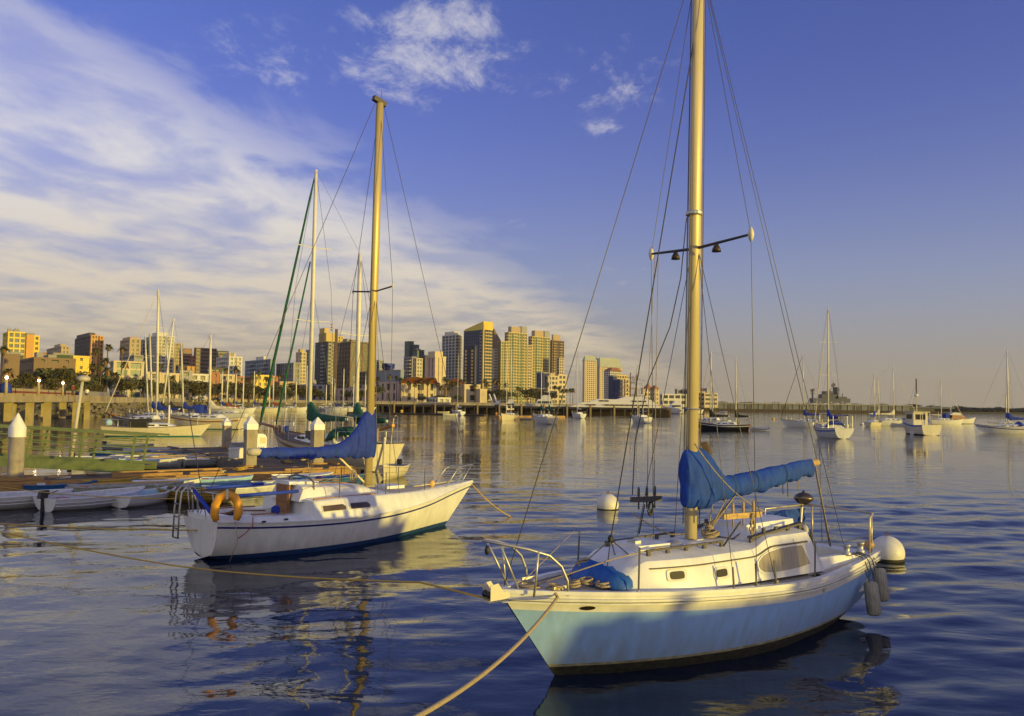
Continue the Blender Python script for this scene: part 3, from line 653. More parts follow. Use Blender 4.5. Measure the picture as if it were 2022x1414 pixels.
for i in range(16):
    u = i / 15; x = 6.62 - .78 * u; c_ = .02 + .06 * math.sin(5 * u); w_ = .12 + .46 * math.sin(math.pi * min(1, u * 1.05 + .03)) ** .7; hh = .05 + .30 * math.sin(math.pi * min(u * .98 + .02, 1)) ** .8 * (.8 + .25 * math.sin(9 * u))
    R.append([(x + rr.uniform(-.015, .015), c_ + w_ * math.cos(math.pi * j / 12) * (1 + .05 * math.sin(7 * j + 3 * i)), 1.22 + hh * max(0, math.sin(math.pi * j / 12)) ** .7 * (1 + .13 * math.sin(2.3 * j + 1.1 * i))) for j in range(13)])
MB().loft(R, False, True, True).build('sail_bag', mat('blue_tarpaulin', (.012, .10, .42), .6, var=.3, vscale=6, bump=.6, bscale=12), b1, True)
MB().beam((6.1, .52, 1.24), (5.62, .62, 1.24), .05, .03).build('hatch_board', pine, b1)
for x, sg in ((6.2, 1), (5.98, -1), (2.5, 1), (2.3, -1)):
    e = min(E1, key=lambda p: abs(p[0] - x)); s_ = MB().tube([(e[0], sg * (e[1] - .05), e[2]), (e[0] - .03, sg * (e[1] - .06), e[2] + .64)], .014, 7).build('stanchion', mat('dull_stanchion', (.14, .13, .12), .45, metal=.6), b1)
    MB().lathe([(.04, 0), (.04, .015), (.022, .06)], 8, (e[0], sg * (e[1] - .05), e[2])).build('stanchion_base', steel, s_)
T(b1, 'deck_line', [(7.55, .12, 1.33), (6.3, .35, 1.60), (5.45, .45, 1.70)], .010, rope_t); T(b1, 'deck_line', [(7.6, -.1, 1.34), (6.0, -.9, 1.8)], .006, rope_t)
for sg in (1, -1): MB().prism([Vector((6.95 + .10 * math.cos(a), sg * (hull_y(st1, 6.95 + .10 * math.cos(a), 1.03 + .03 * math.sin(a)) - .004), 1.03 + .03 * math.sin(a))) for a in [2 * math.pi * j / 14 for j in range(14)]], (.006, sg * .016, 0)).build('hawse_eye', mat('polished_brass', (.5, .38, .16), .25, metal=1.), b1)
MB().prism([Vector((2.35 + a, hull_y(st1, 2.35, .86) - .004, .86 + b_)) for a, b_ in ((-.035, .05), (.035, .05), (.03, -.03), (0, -.075), (-.03, -.03))], (0, .014, 0)).build('drain_cover', steel, b1)
# stern
rail_m = mat('lit_brass_tube', (.55, .47, .33), .35, metal=.3)  # bright sunlit brass look put into the base colour
for sg in (1, -1):
    T(b1, 'pushpit_rail', [(1.28, sg * .86, 1.05), (1.28, sg * .86, 1.85), (.25, sg * .76, 1.87)] if sg < 0 else [(.36, .72, 1.14), (.34, .72, 1.80), (.22, .70, 1.86)], .019, rail_m, 8)
    T(b1, 'pushpit_post', [(.12, sg * .62, 1.12), (.12, sg * .62, 1.86)], .019, rail_m, 8)
T(b1, 'pushpit_rail', [(.25, -.76, 1.87), (.08, -.6, 1.87), (.05, 0, 1.87), (.08, .6, 1.86), (.22, .70, 1.86)], .020, rail_m, 8)
T(b1, 'pushpit_post', [(.30, -.75, 1.12), (.30, -.75, 1.86)], .019, rail_m, 8); T(b1, 'stern_line', sag((.3, .72, 1.5), (.6, -.4, 1.25), .08), .007, rope_t)
MB().loft([[(x, -.80 + .05 * (1.2 - x) * .6 + .025 * math.sin(14 * x + 2 * k), 1.80 - .38 * k / 6 - .05 * k / 6 * math.sin(3 * x)) for k in range(7)] for x in np.linspace(1.17, .14, 26)], False).build('weather_cloth', canvas_t, b1, True)
g_ = MB().lathe([(.02, -.12), (.10, -.10), (.165, -.04), (.19, .0), (.19, .02), (.15, .07), (.08, .105), (.03, .115), (.025, .15), (.001, .155)], 20, (.22, -.74, 2.0)).build('barbecue', mat('sooty_steel', (.20, .15, .10), .35, metal=.8, var=.3), b1, True)
MB().tube([(.3, -.75, 1.5), (.24, -.75, 1.9)], .02, 7).build('barbecue_bracket', steel, g_)
MB().lathe([(.10, -.03), (.11, 0), (.10, .03), (.02, .05)], 14, (.45, -.60, 1.42), (1, .2, .2)).build('horn_speaker', cream, b1, True)
for x, y, s_ in ((1.05, .70, 1.), (.62, .70, 1.), (1.3, -.70, .9)):
    MB().lathe([(.075 * s_, 0), (.075 * s_, .05), (.05 * s_, .07), (.05 * s_, .15), (.07 * s_, .17), (.07 * s_, .19), (.02, .2)], 14, (x, y, 1.19)).build('winch', steel, b1, True)
MB().lathe([(.001, -.1), (.06, -.08), (.1, 0), (.06, .08), (.001, .1)], 14, (.10, .56, 1.27)).build('float', mat('tan_float', (.55, .33, .12), .5), b1, True)
for k in range(3): T(b1, 'dock_line', [(.75 + .1 * k, .70, 1.22), (.62 + .12 * k, .86, 1.17), (.62 + .12 * k, .93, 1.10), (.60 + .1 * k, .96, .92)], .010, rope_k, 5)
coil((1.9, .30, 1.62), .10, .016, 5, 41, .8).build('rope_coil', rope_k, b1, True); coil((2.02, .64, 1.45), .2, .014, 5, 43, .35, vertical=True).build('hanging_coil', rope_k, b1, True)
T(b1, 'whip_antenna', [(.05, -.45, 1.15), (-.12, -.6, 3.0)], .008, wire)
def to_world(o, a, p): return Vector((o.x + p[0] * math.cos(a) - p[1] * math.sin(a), o.y + p[0] * math.sin(a) + p[1] * math.cos(a), p[2]))
fend_m = mat('ribbed_fender', (.42, .39, .33), .75, col2=(.20, .19, .17), vscale=9, stretch=(4, 4, .6))
for (x, y, z), lb in (((.74, .99, .46), 'weathered grey fender hanging nearest the camera at the blue sloop quarter'), ((.26, .87, .62), 'tan fender hanging at the stern corner of the blue sloop, nearer the white buoy')):
    f_ = thing('fender', lb, 'fender', to_world(O1, A1, (x, y, z)), A1, 'fenders at the stern of the blue sloop'); f_.rotation_euler = (math.radians(5), math.radians(4), A1)
    MB().loft([[(r_ * (1 + (.05 if j % 2 else -.03)) * math.cos(2 * math.pi * j / 28), r_ * (1 + (.05 if j % 2 else -.03)) * math.sin(2 * math.pi * j / 28), zz_) for j in range(28)] for r_, zz_ in ((.02, -.29), (.09, -.285), (.115, -.25), (.118, 0), (.112, .24), (.085, .28), (.03, .295))], True, True, True).build('fender_body', fend_m, f_, True)
    MB().tube([(0, 0, .28), (.02, -.05, .46), (.02, -.12, .62)], .011, 5).build('lanyard', rope_k, f_)

# ------------------------------------------------------------------ the white sloop beyond it
O2 = Vector((-7.39, 19.35, 0)); A2 = math.atan2(.742, .67)
navy = mat('navy_stripe', (.015, .018, .16), .45); bottom_b = mat('blue_bottom_paint', (.012, .05, .17), .6, var=.25)
tealb = mat('teal_bottom_paint', (.03, .20, .22), .6, var=.25)
b2 = thing('sailboat', 'white sloop with a thin navy stripe and orange horseshoe buoy on its stern rail', 'sailboat', O2, A2)
st2 = [(0, .10, .86, .96, .03, .34), (1.1, 1.1, 1.12, .88, -.2, .27), (2.4, 2.4, 1.30, .82, -.4, .24), (3.8, 3.8, 1.36, .80, -.5, .24), (5.2, 5.1, 1.20, .83, -.5, .32), (6.6, 6.4, .84, .92, -.42, .48), (8.0, 7.5, .36, 1.09, -.3, .7), (9.2, 7.9, .02, 1.25, -.12, .9)]
Bd, tr, E2 = hull(st2, [('s', 0), ('s', .10), ('s', .148), ('z', .12), ('z', -.1), ('k', 0)], ['topsides', 'navy_band', 'topsides', 'bottom', 'keel'], ns=44, sub=4)
for k, m_ in dict(topsides=top_w, navy_band=navy, bottom=bottom_b, keel=black).items(): Bd[k].build(k, m_, b2, True)
tr.build('transom', white, b2, True)
rail(E2, .03, .03, -.015, .018).build('rubbing_strake', white_old, b2)
ez = lambda x: float(cubic([2.2, 3.2, 4.5, 6.6, 8.0, 9.2], [1.27, 1.30, 1.28, 1.23, 1.23, 1.31], x))
def ring2(x, y, z):
    zt = ez(x); k = min(1, y / .5); ins = .20 * k
    half = [(x, y, z), (x, y - ins * .35, z + (zt - z) * .45), (x, y - ins * .8, zt - .03), (x, y - ins, zt)]
    yy = y - ins; half += [(x, yy * k_, zt + .06 * (1 - k_ * k_) * k - .004) for k_ in (.8, .4)]
    return half + [(x, 0, zt + .06 * k)] + [(a, -b_, c_) for a, b_, c_ in half[::-1]]
fw = [e for e in E2 if e[0] > 2.2]
MB().loft([ring2(max(x, 2.2), y, z) for x, y, z in fw], False, True, False).build('raised_deck', white, b2, 'auto')
MB().loft([[(x, (y - .25) * k_, ez(x) + .06 * (1 - k_ * k_) * min(1, y / .5) + .006) for k_ in (1, .5, 0, -.5, -1)] for x, y, z in fw if x > 5.0 and y > .3], False).build('foredeck_panel', nonskid, b2, True)
for sg in (1, -1):
    MB().loft([[(x, sg * y, z), (x, sg * (y - .12), z + .12), (x, sg * (y - .2), z + .14), (x, sg * .62, z + .13), (x, sg * .60, .55)] for x, y, z in E2 if x < 2.45], False).build('coaming', white, b2, 'auto')
    MB().box(.45, 2.2, sg * .45 - .16, sg * .45 + .16, .5, .72).build('cockpit_seat', white_old, b2)
    MB().box(.5, 1.2, sg * .60 - .012, sg * .60 + .012, .78, .96).build('locker_shade_panel', mat('locker_shade', (.06, .055, .05), .8), b2)  # flat dark panel; shade of an open locker put into its colour
    MB().beam((.9, sg * .80, 1.06), (1.9, sg * .82, 1.02), .10, .03).build('coaming_board', wood, b2)
MB().box(0.02, .42, -.62, .62, .6, 1.06).build('aft_deck', white, b2); MB().box(.42, 2.25, -.62, .62, .4, .46).build('cockpit_sole', nonskid, b2)
def pf2(x):
    k = (x - 2.3) / 2.75; return (.74 - .16 * k, .62 - .18 * k, 1.24, 1.60 - .20 * k, 1.70 - .24 * k)
trunk(2.28, 5.05, pf2, slope0=.03, slope1=.5, n=24, ny=9).build('coachroof', white, b2, 'auto')
MB().loft([[(x, y, zz_ + 1.66 - .05 * (x - 2.3)) for y, zz_ in ((-.34, -.02), (-.32, .06), (0, .075), (.32, .06), (.34, -.02))] for x in (2.2, 2.7, 3.1)], False, True, True).build('sliding_hatch', white, b2)
w_ = MB().box(2.22, 2.26, -.30, .30, .90, 1.70).build('washboard', wood, b2)
for k in range(3): MB().box(2.205, 2.219, -.27, .27, .95 + .25 * k, 1.17 + .25 * k).build('board', wood, w_)
MB().tube([(.3, 0, .95), (.9, 0, 1.08), (1.5, .02, 1.02), (1.75, .02, 1.0)], [.025, .022, .02, .018], 7).build('tiller', wood, b2, True)
def side2(x, f, off, sg):
    i = min(range(len(E2)), key=lambda k: abs(E2[k][0] - x)); y = float(np.interp(x, [e[0] for e in E2], [e[1] for e in E2])); z = float(np.interp(x, [e[0] for e in E2], [e[2] for e in E2])); zt = ez(x)
    y1, z1 = y - .07, z + (zt - z) * .45; y2, z2 = y - .16, zt - .03
    return Vector((x, sg * (y1 + (y2 - y1) * f + off), z1 + (z2 - z1) * f))
for sg in (-1, 1):
    for xa, xb in ((2.62, 3.28), (3.44, 4.06)):
        fr = [side2(x, f, .004, sg) for x, f in ((xa - .03, -.10), (xb + .03, -.10), (xb + .05, .3), (xb - .06, .66), (xa - .03, .66))]; gl = [side2(x, f, .018, sg) for x, f in ((xa, -.02), (xb, -.02), (xb + .01, .3), (xb - .08, .56), (xa, .56))]
        f_ = MB().prism(fr, (0, sg * .012, 0)).build('cabin_window', white_old, b2); MB().prism(gl, (0, sg * .004, 0)).build('pane', mat('bronze_glass', (.10, .065, .035), .12, var=.4, vscale=3), f_)
    MB().beam((2.5, sg * .98, ez(2.5) + .03), (4.5, sg * .96, ez(4.5) + .03), .04, .035).build('teak_rail', wood, b2)
    MB().beam((3.0, sg * .5, 1.66), (4.3, sg * .45, 1.58), .03, .03).build('handrail', wood, b2)
h_ = MB().loft([[(x, y, ez(5.8) + .05 + dz) for x, y in ((5.45, -.28), (6.1, -.28), (6.1, .28), (5.45, .28))] for dz in (0, .09)], True, True, True).build('fore_hatch', white, b2)
for k in (0, 1): MB().box(.95 + .6 * k, 1.05 + .6 * k, -1.19 + .03 * k * 0, -1.165, .90, .94).build('vent_plate', black, b2)
# spars
MB().beam((4.90, 0, 3.6), (4.985, 0, 12.4), .035, .02, (0, 1, 0)).build('sail_track', mat('dark_spreader', (.06, .055, .05), .5), b2)
spar((4.98, 0, 1.40), (5.10, 0, 12.55), .125, .095, 14, .92).build('mast', mat('gold_spar', (.60, .47, .20), .45, metal=.3, var=.12, vscale=5, stretch=(1, 1, .1)), b2, True)
mc = MB().obox((5.08, 0, 12.60), (.22, 0, -.05), (0, .07, 0), (.02, 0, .07)).build('masthead_fitting', teak_g, b2); MB().tube([(5.15, 0, 12.6), (5.15, 0, 12.95)], .01, 5).build('wind_vane', wire, mc)
for sg in (1, -1):
    MB().tube([(5.04, sg * .05, 6.98), (4.98, sg * .90, 7.05)], .024, 8).build('spreader', mat('dark_spreader'), b2)
    MB().lathe([(.01, -.08), (.035, 0), (.01, .08)], 7, (4.98, sg * .91, 7.05)).build('spreader_tip', cream, b2)
spar((4.95, 0, 2.44), (1.2, 0, 2.50), .07, .055, 10).build('boom', alu, b2, True)
sail_cover([1.5, 2.3, 3.3, 3.9, 4.3, 4.55, 4.75, 4.95, 5.15], [2.60, 2.58, 2.57, 2.64, 2.84, 3.10, 3.42, 3.56, 3.56], [2.36, 2.30, 2.26, 2.25, 2.24, 2.22, 2.20, 2.19, 2.20], [.09, .12, .14, .16, .17, .17, .17, .16, .13], seed=9, n=150, nr=40, fold=.0095, straps=(2.0, 2.9, 3.75), parent=b2, strap_m=mat('dark_blue_webbing')).build('sail_cover', canvas_b, b2, True)
MB().lathe([(.09, 0), (.10, .1), (.10, .28), (.09, .32)], 10, (1.22, 0, 2.50), (1, 0, 0)).build('boom_end_wrap', mat('pale_sailcloth', (.5, .46, .38), .8, var=.3), b2, True)
mh2 = (5.10, 0, 12.5)
T(b2, 'forestay', [(9.1, 0, 1.32), (5.25, 0, 12.5)], .008, wire); T(b2, 'backstay', [(.02, .1, 1.0), (4.92, 0, 12.5)], .008, wire)
for sg in (1, -1):
    T(b2, 'upper_shroud', [(4.9, sg * 1.05, 1.28), (4.98, sg * .91, 7.05), mh2], .007, wire); T(b2, 'lower_shroud', [(4.5, sg * 1.05, 1.28), (5.02, sg * .05, 6.9)], .007, wire); T(b2, 'lower_shroud', [(5.3, sg * 1.0, 1.27), (5.05, sg * .05, 6.9)], .007, wire)
MB().beam((4.85, .02, 1.52), (3.95, .02, 2.28), .05, .05).build('boom_strut', alu, b2)
for k in range(3): T(b2, 'mainsheet', [(2.95 + .12 * k, 0, 2.28), (3.05, .03 * k, 1.70)], .009, rope_t, 5)
coil((4.05, -.55, 1.80), .17, .014, 5, 77, .35, vertical=True).build('hanging_coil', rope_t, b2, True)
T(b2, 'sheet_hoop', [(2.75, -.62, 1.3), (2.75, -.60, 1.70), (2.75, -.4, 1.80), (2.75, .2, 1.84), (2.75, .5, 1.78), (2.75, .6, 1.4)], .028, mat('grey_tube', (.12, .12, .14), .5), 8)
# rails, stanchions, lifelines
def edge_pt(x, ins, dz): 
    y = float(np.interp(x, [e[0] for e in E2], [e[1] for e in E2])); return (x, y - ins, (ez(x) if x > 2.2 else 1.0) + dz)
for sg in (1, -1):
    tops = []
    for x in (3.2, 4.8, 6.6):
        a = edge_pt(x, .24, 0); MB().tube([(a[0], sg * a[1], a[2]), (a[0], sg * a[1], a[2] + .60)], .014, 7).build('stanchion', mat('dull_stanchion'), b2); tops.append((a[0], sg * a[1], a[2] + .58))
    T(b2, 'lifeline', [(.35, sg * .95, 1.55), (2.0, sg * 1.08, 1.56)] + tops + [(8.3, sg * .22, 1.78)], .006, rope_t, 4); T(b2, 'lifeline', [(a, b_, c_ - .28) for a, b_, c_ in tops] + [(8.0, sg * .26, 1.5)], .005, rope_t, 4)
    T(b2, 'blue_rail_cover', [(.32 if sg < 0 else .66, sg * 1.0, 1.555), (1.98 if sg < 0 else 2.3, sg * 1.08, 1.56)], .042, mat('blue_foam', (.015, .05, .45), .7), 8)
    T(b2, 'pulpit_rail', [(7.75, sg * .30, 1.22), (8.25, sg * .26, 1.72), (8.45, sg * .22, 1.80), (9.2, 0, 1.82)], .017, steel, 7); T(b2, 'pulpit_leg', [(8.55, sg * .12, 1.25), (9.1, sg * .04, 1.81)], .015, steel, 7)
    T(b2, 'pushpit_rail', [(.5, sg * 1.0, 1.04), (.28, sg * .96, 1.52), (.16, sg * .92, 1.60), (-.02, sg * .78, 1.62), (-.04, sg * .30, 1.62)], .018, steel, 8); T(b2, 'pushpit_post', [(.05, sg * .62, 1.04), (-.02, sg * .62, 1.62)], .016, steel, 8)
MB().lathe([(.001, -.11), (.07, -.09), (.11, 0), (.07, .09), (.001, .11)], 12, (7.15, -.30, 1.36)).build('bow_float', mat('orange_white_float', (.72, .45, .16), .5), b2, True)
T(b2, 'boat_hook', [(6.3, -.45, 1.34), (8.2, -.15, 1.36)], .02, alu, 6)
sc_ = MB()
for dy in (.60, .34): T(b2, 'ladder_rail', [(.12, dy, 1.05), (.08, dy, 1.55), (-.02, dy, 1.70), (-.18, dy, 1.72), (-.30, dy, 1.58), (-.34, dy, 1.2), (-.36, dy, .5)], .022, steel, 8)
for zz_ in (1.3, 1.0, .72, .5): MB().tube([(-.345, .34, zz_), (-.345, .60, zz_)], .018, 7).build('ladder_rung', mat('grey_tube'), b2)
T(b2, 'whip_antenna', [(.03, -.28, .92), (-.05, .1, 2.2), (-.22, .32, 3.55)], .010, wire)
T(b2, 'blue_lanyard_cover', [(-.05, .25, 1.62), (.0, -.2, 1.32), (.02, -.66, 1.06)], .045, mat('blue_foam'), 8)
T(b2, 'hull_line', [(.35, -1.0, .98), (.42, -1.03, .5), (.36, -.8, .02)], .009, rope_t, 5); T(b2, 'red_line', [(.75, -1.1, 1.04), (.72, -1.16, .85), (.55, -1.12, .68), (.42, -1.05, .58)], .012, mat('red_rope', (.35, .03, .03), .8), 5)
MB().lathe([(.09, 0), (.11, .07), (.10, .16), (.03, .2)], 10, (1.55, -.78, 1.02)).build('winch_cover', canvas_b, b2, True); coil((3.3, -.1, 1.72), .10, .016, 3, 55, .8).build('purple_rope', mat('purple_rope', (.09, .03, .25), .8), b2, True)
o_ = tag(MB().tube([(-.19, 0, -.30), (-.235, 0, -.16), (-.22, 0, .02), (-.15, 0, .17), (0, 0, .235), (.15, 0, .17), (.22, 0, .02), (.235, 0, -.16), (.19, 0, -.30)], [.06, .085, .085, .088, .09, .088, .085, .085, .06], 12).build('horseshoe_buoy', mat('orange_vinyl', (.82, .36, .02), .55, var=.12, vscale=6), None, True),
         'orange horseshoe life buoy strapped to the stern rail of the white sloop', 'life buoy')
o_.location = to_world(O2, A2, (.10, -1.06, 1.36)); o_.rotation_euler = (math.radians(-6), 0, A2 - math.radians(28)); o_.scale = (1.12, 1.12, 1.12); MB().box(-.025, .025, -.10, .10, .135, .335).build('strap', cream, o_)

# ------------------------------------------------------------------ mooring lines and buoys near by
def rope(label, pts, r=.022, m=rope_y): return tag(MB().tube(pts, r, 8).build('mooring_rope', m, None, True), label, 'rope')
q0 = to_world(O1, A1, (7.40, .34, 1.31)); q1 = to_world(O1, A1, (7.42, .46, 1.22))
rope('thick tan mooring line running from the bow of the blue sloop to the near corner', [q0, q1] + sag(q1, P(655, 1495, 4.6), .22, 20), .021, rope_t)
rope('long yellow rope stretched low across the water from the left to the blue sloop bow', [P(*v) for v in ((-90, 1032, 20), (0, 1050, 19.2), (85, 1069, 18.6), (170, 1086, 18), (260, 1103, 17.4), (345, 1117, 16.8), (435, 1128, 16.1), (520, 1135, 15.4), (605, 1141, 14.8), (690, 1145, 14.2), (830, 1150, 12.8))] + [to_world(O1, A1, (8.2, 0, 1.2))], .016, rope_y)
rope('yellow line stretched from the left edge to the transom of the white sloop', sag(P(-60, 1030, 22.), to_world(O2, A2, (-.02, .1, .68)), .05, 12), .016, rope_y)
q2 = to_world(O2, A2, (9.15, 0, 1.2))
rope('yellow line slanting from the white sloop bow down into the water', sag(q2, W(1012, 1022, -.05), .12, 12), .020, rope_y)
rope('thin yellow painter looping from the left edge past the dinghies', sag(P(-40, 955, 27), P(345, 985, 22.5), .12, 14), .014, rope_y)
def buoy(label, loc, r, squat=1.0, col='mooring_white', ring=True):
    o = thing('mooring_buoy', label, 'buoy', loc, 0, 'mooring buoys'); ms = mat(col, {'mooring_white': (.70, .67, .58), 'mooring_orange': (.7, .30, .03), 'mooring_yellow': (.72, .46, .03)}[col], .5, var=.12, vscale=4)
    MB().loft([[(r * math.cos(e_) * math.cos(2 * math.pi * j / 24), r * math.cos(e_) * math.sin(2 * math.pi * j / 24), r * squat * (.42 + math.sin(e_))) for j in range(24)] for e_ in np.linspace(-.32, 1.56, 12)], True).build('float', ms, o, True)
    MB().loft([[(r * k * math.cos(2 * math.pi * j / 24), r * k * math.sin(2 * math.pi * j / 24), z_) for j in range(24)] for k, z_ in ((.80, -.15), (.97, -.02), (.985, r * .12))], True).build('waterline_growth', grow, o, True)
    if ring: MB().tube([(.04 * math.cos(a), 0, r * squat * 1.42 + .05 + .05 * math.sin(a)) for a in np.linspace(0, 6.28, 12)], .012, 5).build('lifting_eye', mat('rusty_iron', (.14, .06, .03), .8, var=.3), o)
    return o
buoy('round white mooring buoy between the two sloops, left of the blue sloop mast', W(1200, 1006), .40)
buoy('large white mooring buoy behind the stern of the blue sloop', W(1752, 1104), .41)
# ------------------------------------------------------------------ a low jetty added unseen at right, with bollards and crates, only to shade the near hulls up to the rail
concrete = mat('shade_slab_concrete', (.36, .33, .27), .85, var=.25, vscale=1.2, bump=.3, bscale=10)
PERP = Vector((-SUN_H.y, SUN_H.x))
def sw(s_, w_, z=0.): return Vector((SUN_H.x * s_ + PERP.x * w_, SUN_H.y * s_ + PERP.y * w_, z))
jt = thing('shade_jetty', 'low concrete jetty added unseen to shade the near hulls', 'shade_jetty', (0, 0, 0))
m = MB(); m.prism([sw(26, 10.1, -1), sw(34, 10.1, -1), sw(34, 18.2, -1), sw(26, 18.2, -1)], (0, 0, 2.92)); m.build('shade_slab', concrete, jt)
for k, (w_, hh) in enumerate(((10.6, .12), (11.2, .35), (12.4, .10), (13.3, .45), (14.1, .12), (15.9, .2), (16.9, .5), (17.6, .3))):
    a = sw(27 + .5 * (k % 3), w_, 1.92); MB().lathe([(.16, 0), (.14, hh * .7), (.2, hh * .8), (.2, hh)], 12, a).build('shade_bollard', concrete, jt, True)  # unseen bollards, added to break up the shadow edge
shade_crate_m = mat('shade_crate_wood', (.34, .22, .10), .85, var=.3, vscale=4)  # unseen crates, added to throw shade on the near cabin
for k, (w_, s_, n_) in enumerate(((13.75, 27.2, 2), (14.35, 27.6, 2), (14.75, 27.0, 1), (16.55, 28.0, 1))):
    for i in range(n_):
        a = sw(s_, w_, 1.92 + .38 * i + .005); MB().obox(a + Vector((0, 0, .185)), Vector((*(SUN_H * .38), 0)), Vector((*(PERP * .27), 0)), (0, 0, .185)).build('shade_crate', shade_crate_m, jt)
# ------------------------------------------------------------------ floating dock with finger, piles, gangway, dinghies
plank_m = mat('dock_planks', (.17, .115, .06), .8, col2=(.09, .065, .04), vscale=5, stretch=(.6, 4, 4), bump=.3, bscale=30)
timber = mat('dock_timber', (.50, .30, .10), .8, col2=(.28, .15, .05), vscale=4, stretch=(.7, 5, 5), bump=.4, bscale=25)
DA = Vector((-19.9, 31.6, 0)); DD = Vector((.813, .582, 0)).normalized(); DP = Vector((-DD.y, DD.x, 0))
dang = math.atan2(DD.y, DD.x)
dk = thing('floating_dock', 'brown timber floating dock with a wide finger and plank deck behind the white sloop', 'dock', DA, dang)
m = MB()
for i in range(150):
    x = -7.9 + i * .152
    if x > 15.1: break
    m.box(x, x + .14, .12, 2.1, .44 + rnd.uniform(-.004, .004), .48)
for i in range(118):
    y = 2.16 + i * .152; m.box(10.9, 15.2, y, y + .14, .44 + rnd.uniform(-.004, .004), .48)
m.build('decking', plank_m, dk, kind='stuff')
MB().box(-7.9, 15.1, .16, 2.05, -.2, .42).build('float_tank', black, dk); MB().box(11.0, 15.1, 2.05, 20.1, -.2, .42).build('float_tank', black, dk)
x = -7.9; k = 0
while x < 15.2:
    l_ = (2.2, 3.1, 1.7, 2.6)[k % 4]; x1 = min(x + l_ - .015, 15.25)
    MB().box(x, x1, 0 + .01 * (k % 2), .13, .20, .47).build('fascia_timber', timber, dk); MB().box(x + .3, x1, -.05, .0 + .01 * (k % 2) - .004, -.04, .20).build('fender_timber', timber, dk)
    if k % 3 != 1: MB().box(x + .1, x1 - .2, .04, .22, .485, .58 + .02 * (k % 2)).build('kerb_timber', timber, dk)
    MB().box(x, x1, 2.0, 2.12, .2, .50).build('back_timber', timber, dk); x += l_; k += 1
y = 2.1; k = 0
while y < 20:
    l_ = (2.4, 3., 1.9)[k % 3]
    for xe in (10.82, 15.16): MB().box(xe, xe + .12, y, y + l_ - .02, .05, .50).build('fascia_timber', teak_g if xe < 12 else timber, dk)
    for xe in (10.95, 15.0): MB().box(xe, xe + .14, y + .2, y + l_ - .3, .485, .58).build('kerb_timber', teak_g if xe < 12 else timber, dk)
    y += l_; k += 1
MB().box(10.9, 15.2, 20.02, 20.16, .05, .52).build('fascia_timber', teak_g, dk)
MB().beam((4.2, 1.7, .54), (9.5, 1.9, .54), .16, .10).build('loose_plank', timber, dk)
for xx, yy in ((1.5, .35), (5.0, .3), (8.6, .35), (12.6, .35), (14.4, 5.5), (11.5, 8.0), (14.6, 12.0)):
    c_ = MB().box(xx - .14, xx + .14, yy - .02, yy + .02, .55, .59).build('dock_cleat', wire, dk); MB().box(xx - .05, xx + .05, yy - .02, yy + .02, .47, .55).build('cleat_foot', wire, c_)

conc_p = mat('pile_concrete', (.42, .36, .26), .85, col2=(.26, .22, .16), vscale=2.5, stretch=(1, 1, .5), bump=.3)
capm = mat('pile_cap_white', (.78, .77, .74), .5)
def pile(label, loc, top, w, round_=False, cap=.55, rz=0., collar=False):
    o = thing('mooring_pile', label, 'pile', loc, rz, 'dock piles with white caps'); n = 20 if round_ else 4; f = 1 if round_ else math.sqrt(2)
    def ring(r_, z_): return [(r_ * f * math.cos(2 * math.pi * (j + .5) / n), r_ * f * math.sin(2 * math.pi * (j + .5) / n), z_) for j in range(n)]
    MB().loft([ring(w / 2, -2), ring(w / 2, top - cap)], True, True, True).build('shaft', conc_p, o, round_)
    MB().loft([ring(w / 2 * 1.08, top - cap - .04), ring(w / 2 * 1.08, top - cap * .62), ring(.02, top)], True, True, True).build('cap', capm, o, 'auto' if round_ else False)
    c_ = MB()
    for a in range(4):
        d_ = Vector((math.cos(a * math.pi / 2), math.sin(a * math.pi / 2), 0)); e_ = Vector((-d_.y, d_.x, 0)); c_.obox(d_ * (w / 2 + .08) + Vector((0, 0, .535)), e_ * (w / 2 + .16), d_ * .075, Vector((0, 0, .04)))
    c_.build('pile_guide', timber, o, kind='stuff')
    if collar: MB().box(-w / 2 - .01, w / 2 + .01, -w / 2 - .012, w / 2 + .012, top - cap - .42, top - cap - .06).build('collar_plate', conc_p, o)
    return o
p1 = W(30, 943, .5); p1.z = 0; pile('round concrete pile with a white cone cap at the foot of the green gangway', p1, 3.15, .60, True, .95)
p2 = W(447, 884, .5); p2.z = 0; pile('square pile at the far end of the dock finger, in shadow', p2, 2.62, .50, rz=dang)
p3 = W(493, 921, .5); p3.z = 0; pile('square pile carrying the white notice board, left of the covered boom', p3, 3.0, .52, cap=.62, rz=dang, collar=True)
p4 = W(625, 916, .5); p4.z = 0; pile('square pile behind the blue sail cover of the white sloop', p4, 2.95, .54, cap=.62, rz=dang)
# notice board on the third pile
sg_ = thing('notice_board', 'small white notice board with rounded top fixed to a dock pile', 'sign', p3 + Vector((.48, .02, 1.72)), .42)
MB().prism([(-.32, 0, -.42), (.32, 0, -.42), (.32, 0, .24), (.24, 0, .36), (.1, 0, .41), (-.1, 0, .41), (-.24, 0, .36), (-.32, 0, .24)], (0, .03, 0)).build('board', mat('sign_white', (.88, .87, .82), .4), sg_)
ink = mat('sign_blue_ink', (.05, .04, .30), .6)
for k, x in enumerate((-.20, -.08, .03, .14)):
    g_ = MB(); g_.box(x, x + .025, -.006, -.002, -.38, -.24)
    if k in (1, 2): g_.box(x + .025, x + .08, -.006, -.002, -.38, -.355)
    if k in (2, 3): g_.box(x + .025, x + .08, -.006, -.002, -.265, -.24)
    g_.build('lettering', ink, sg_)
MB().box(-.01, .28, -.006, -.002, -.08, .22).build('notice_panel', mat('sign_yellowed', (.75, .64, .36), .6), sg_)

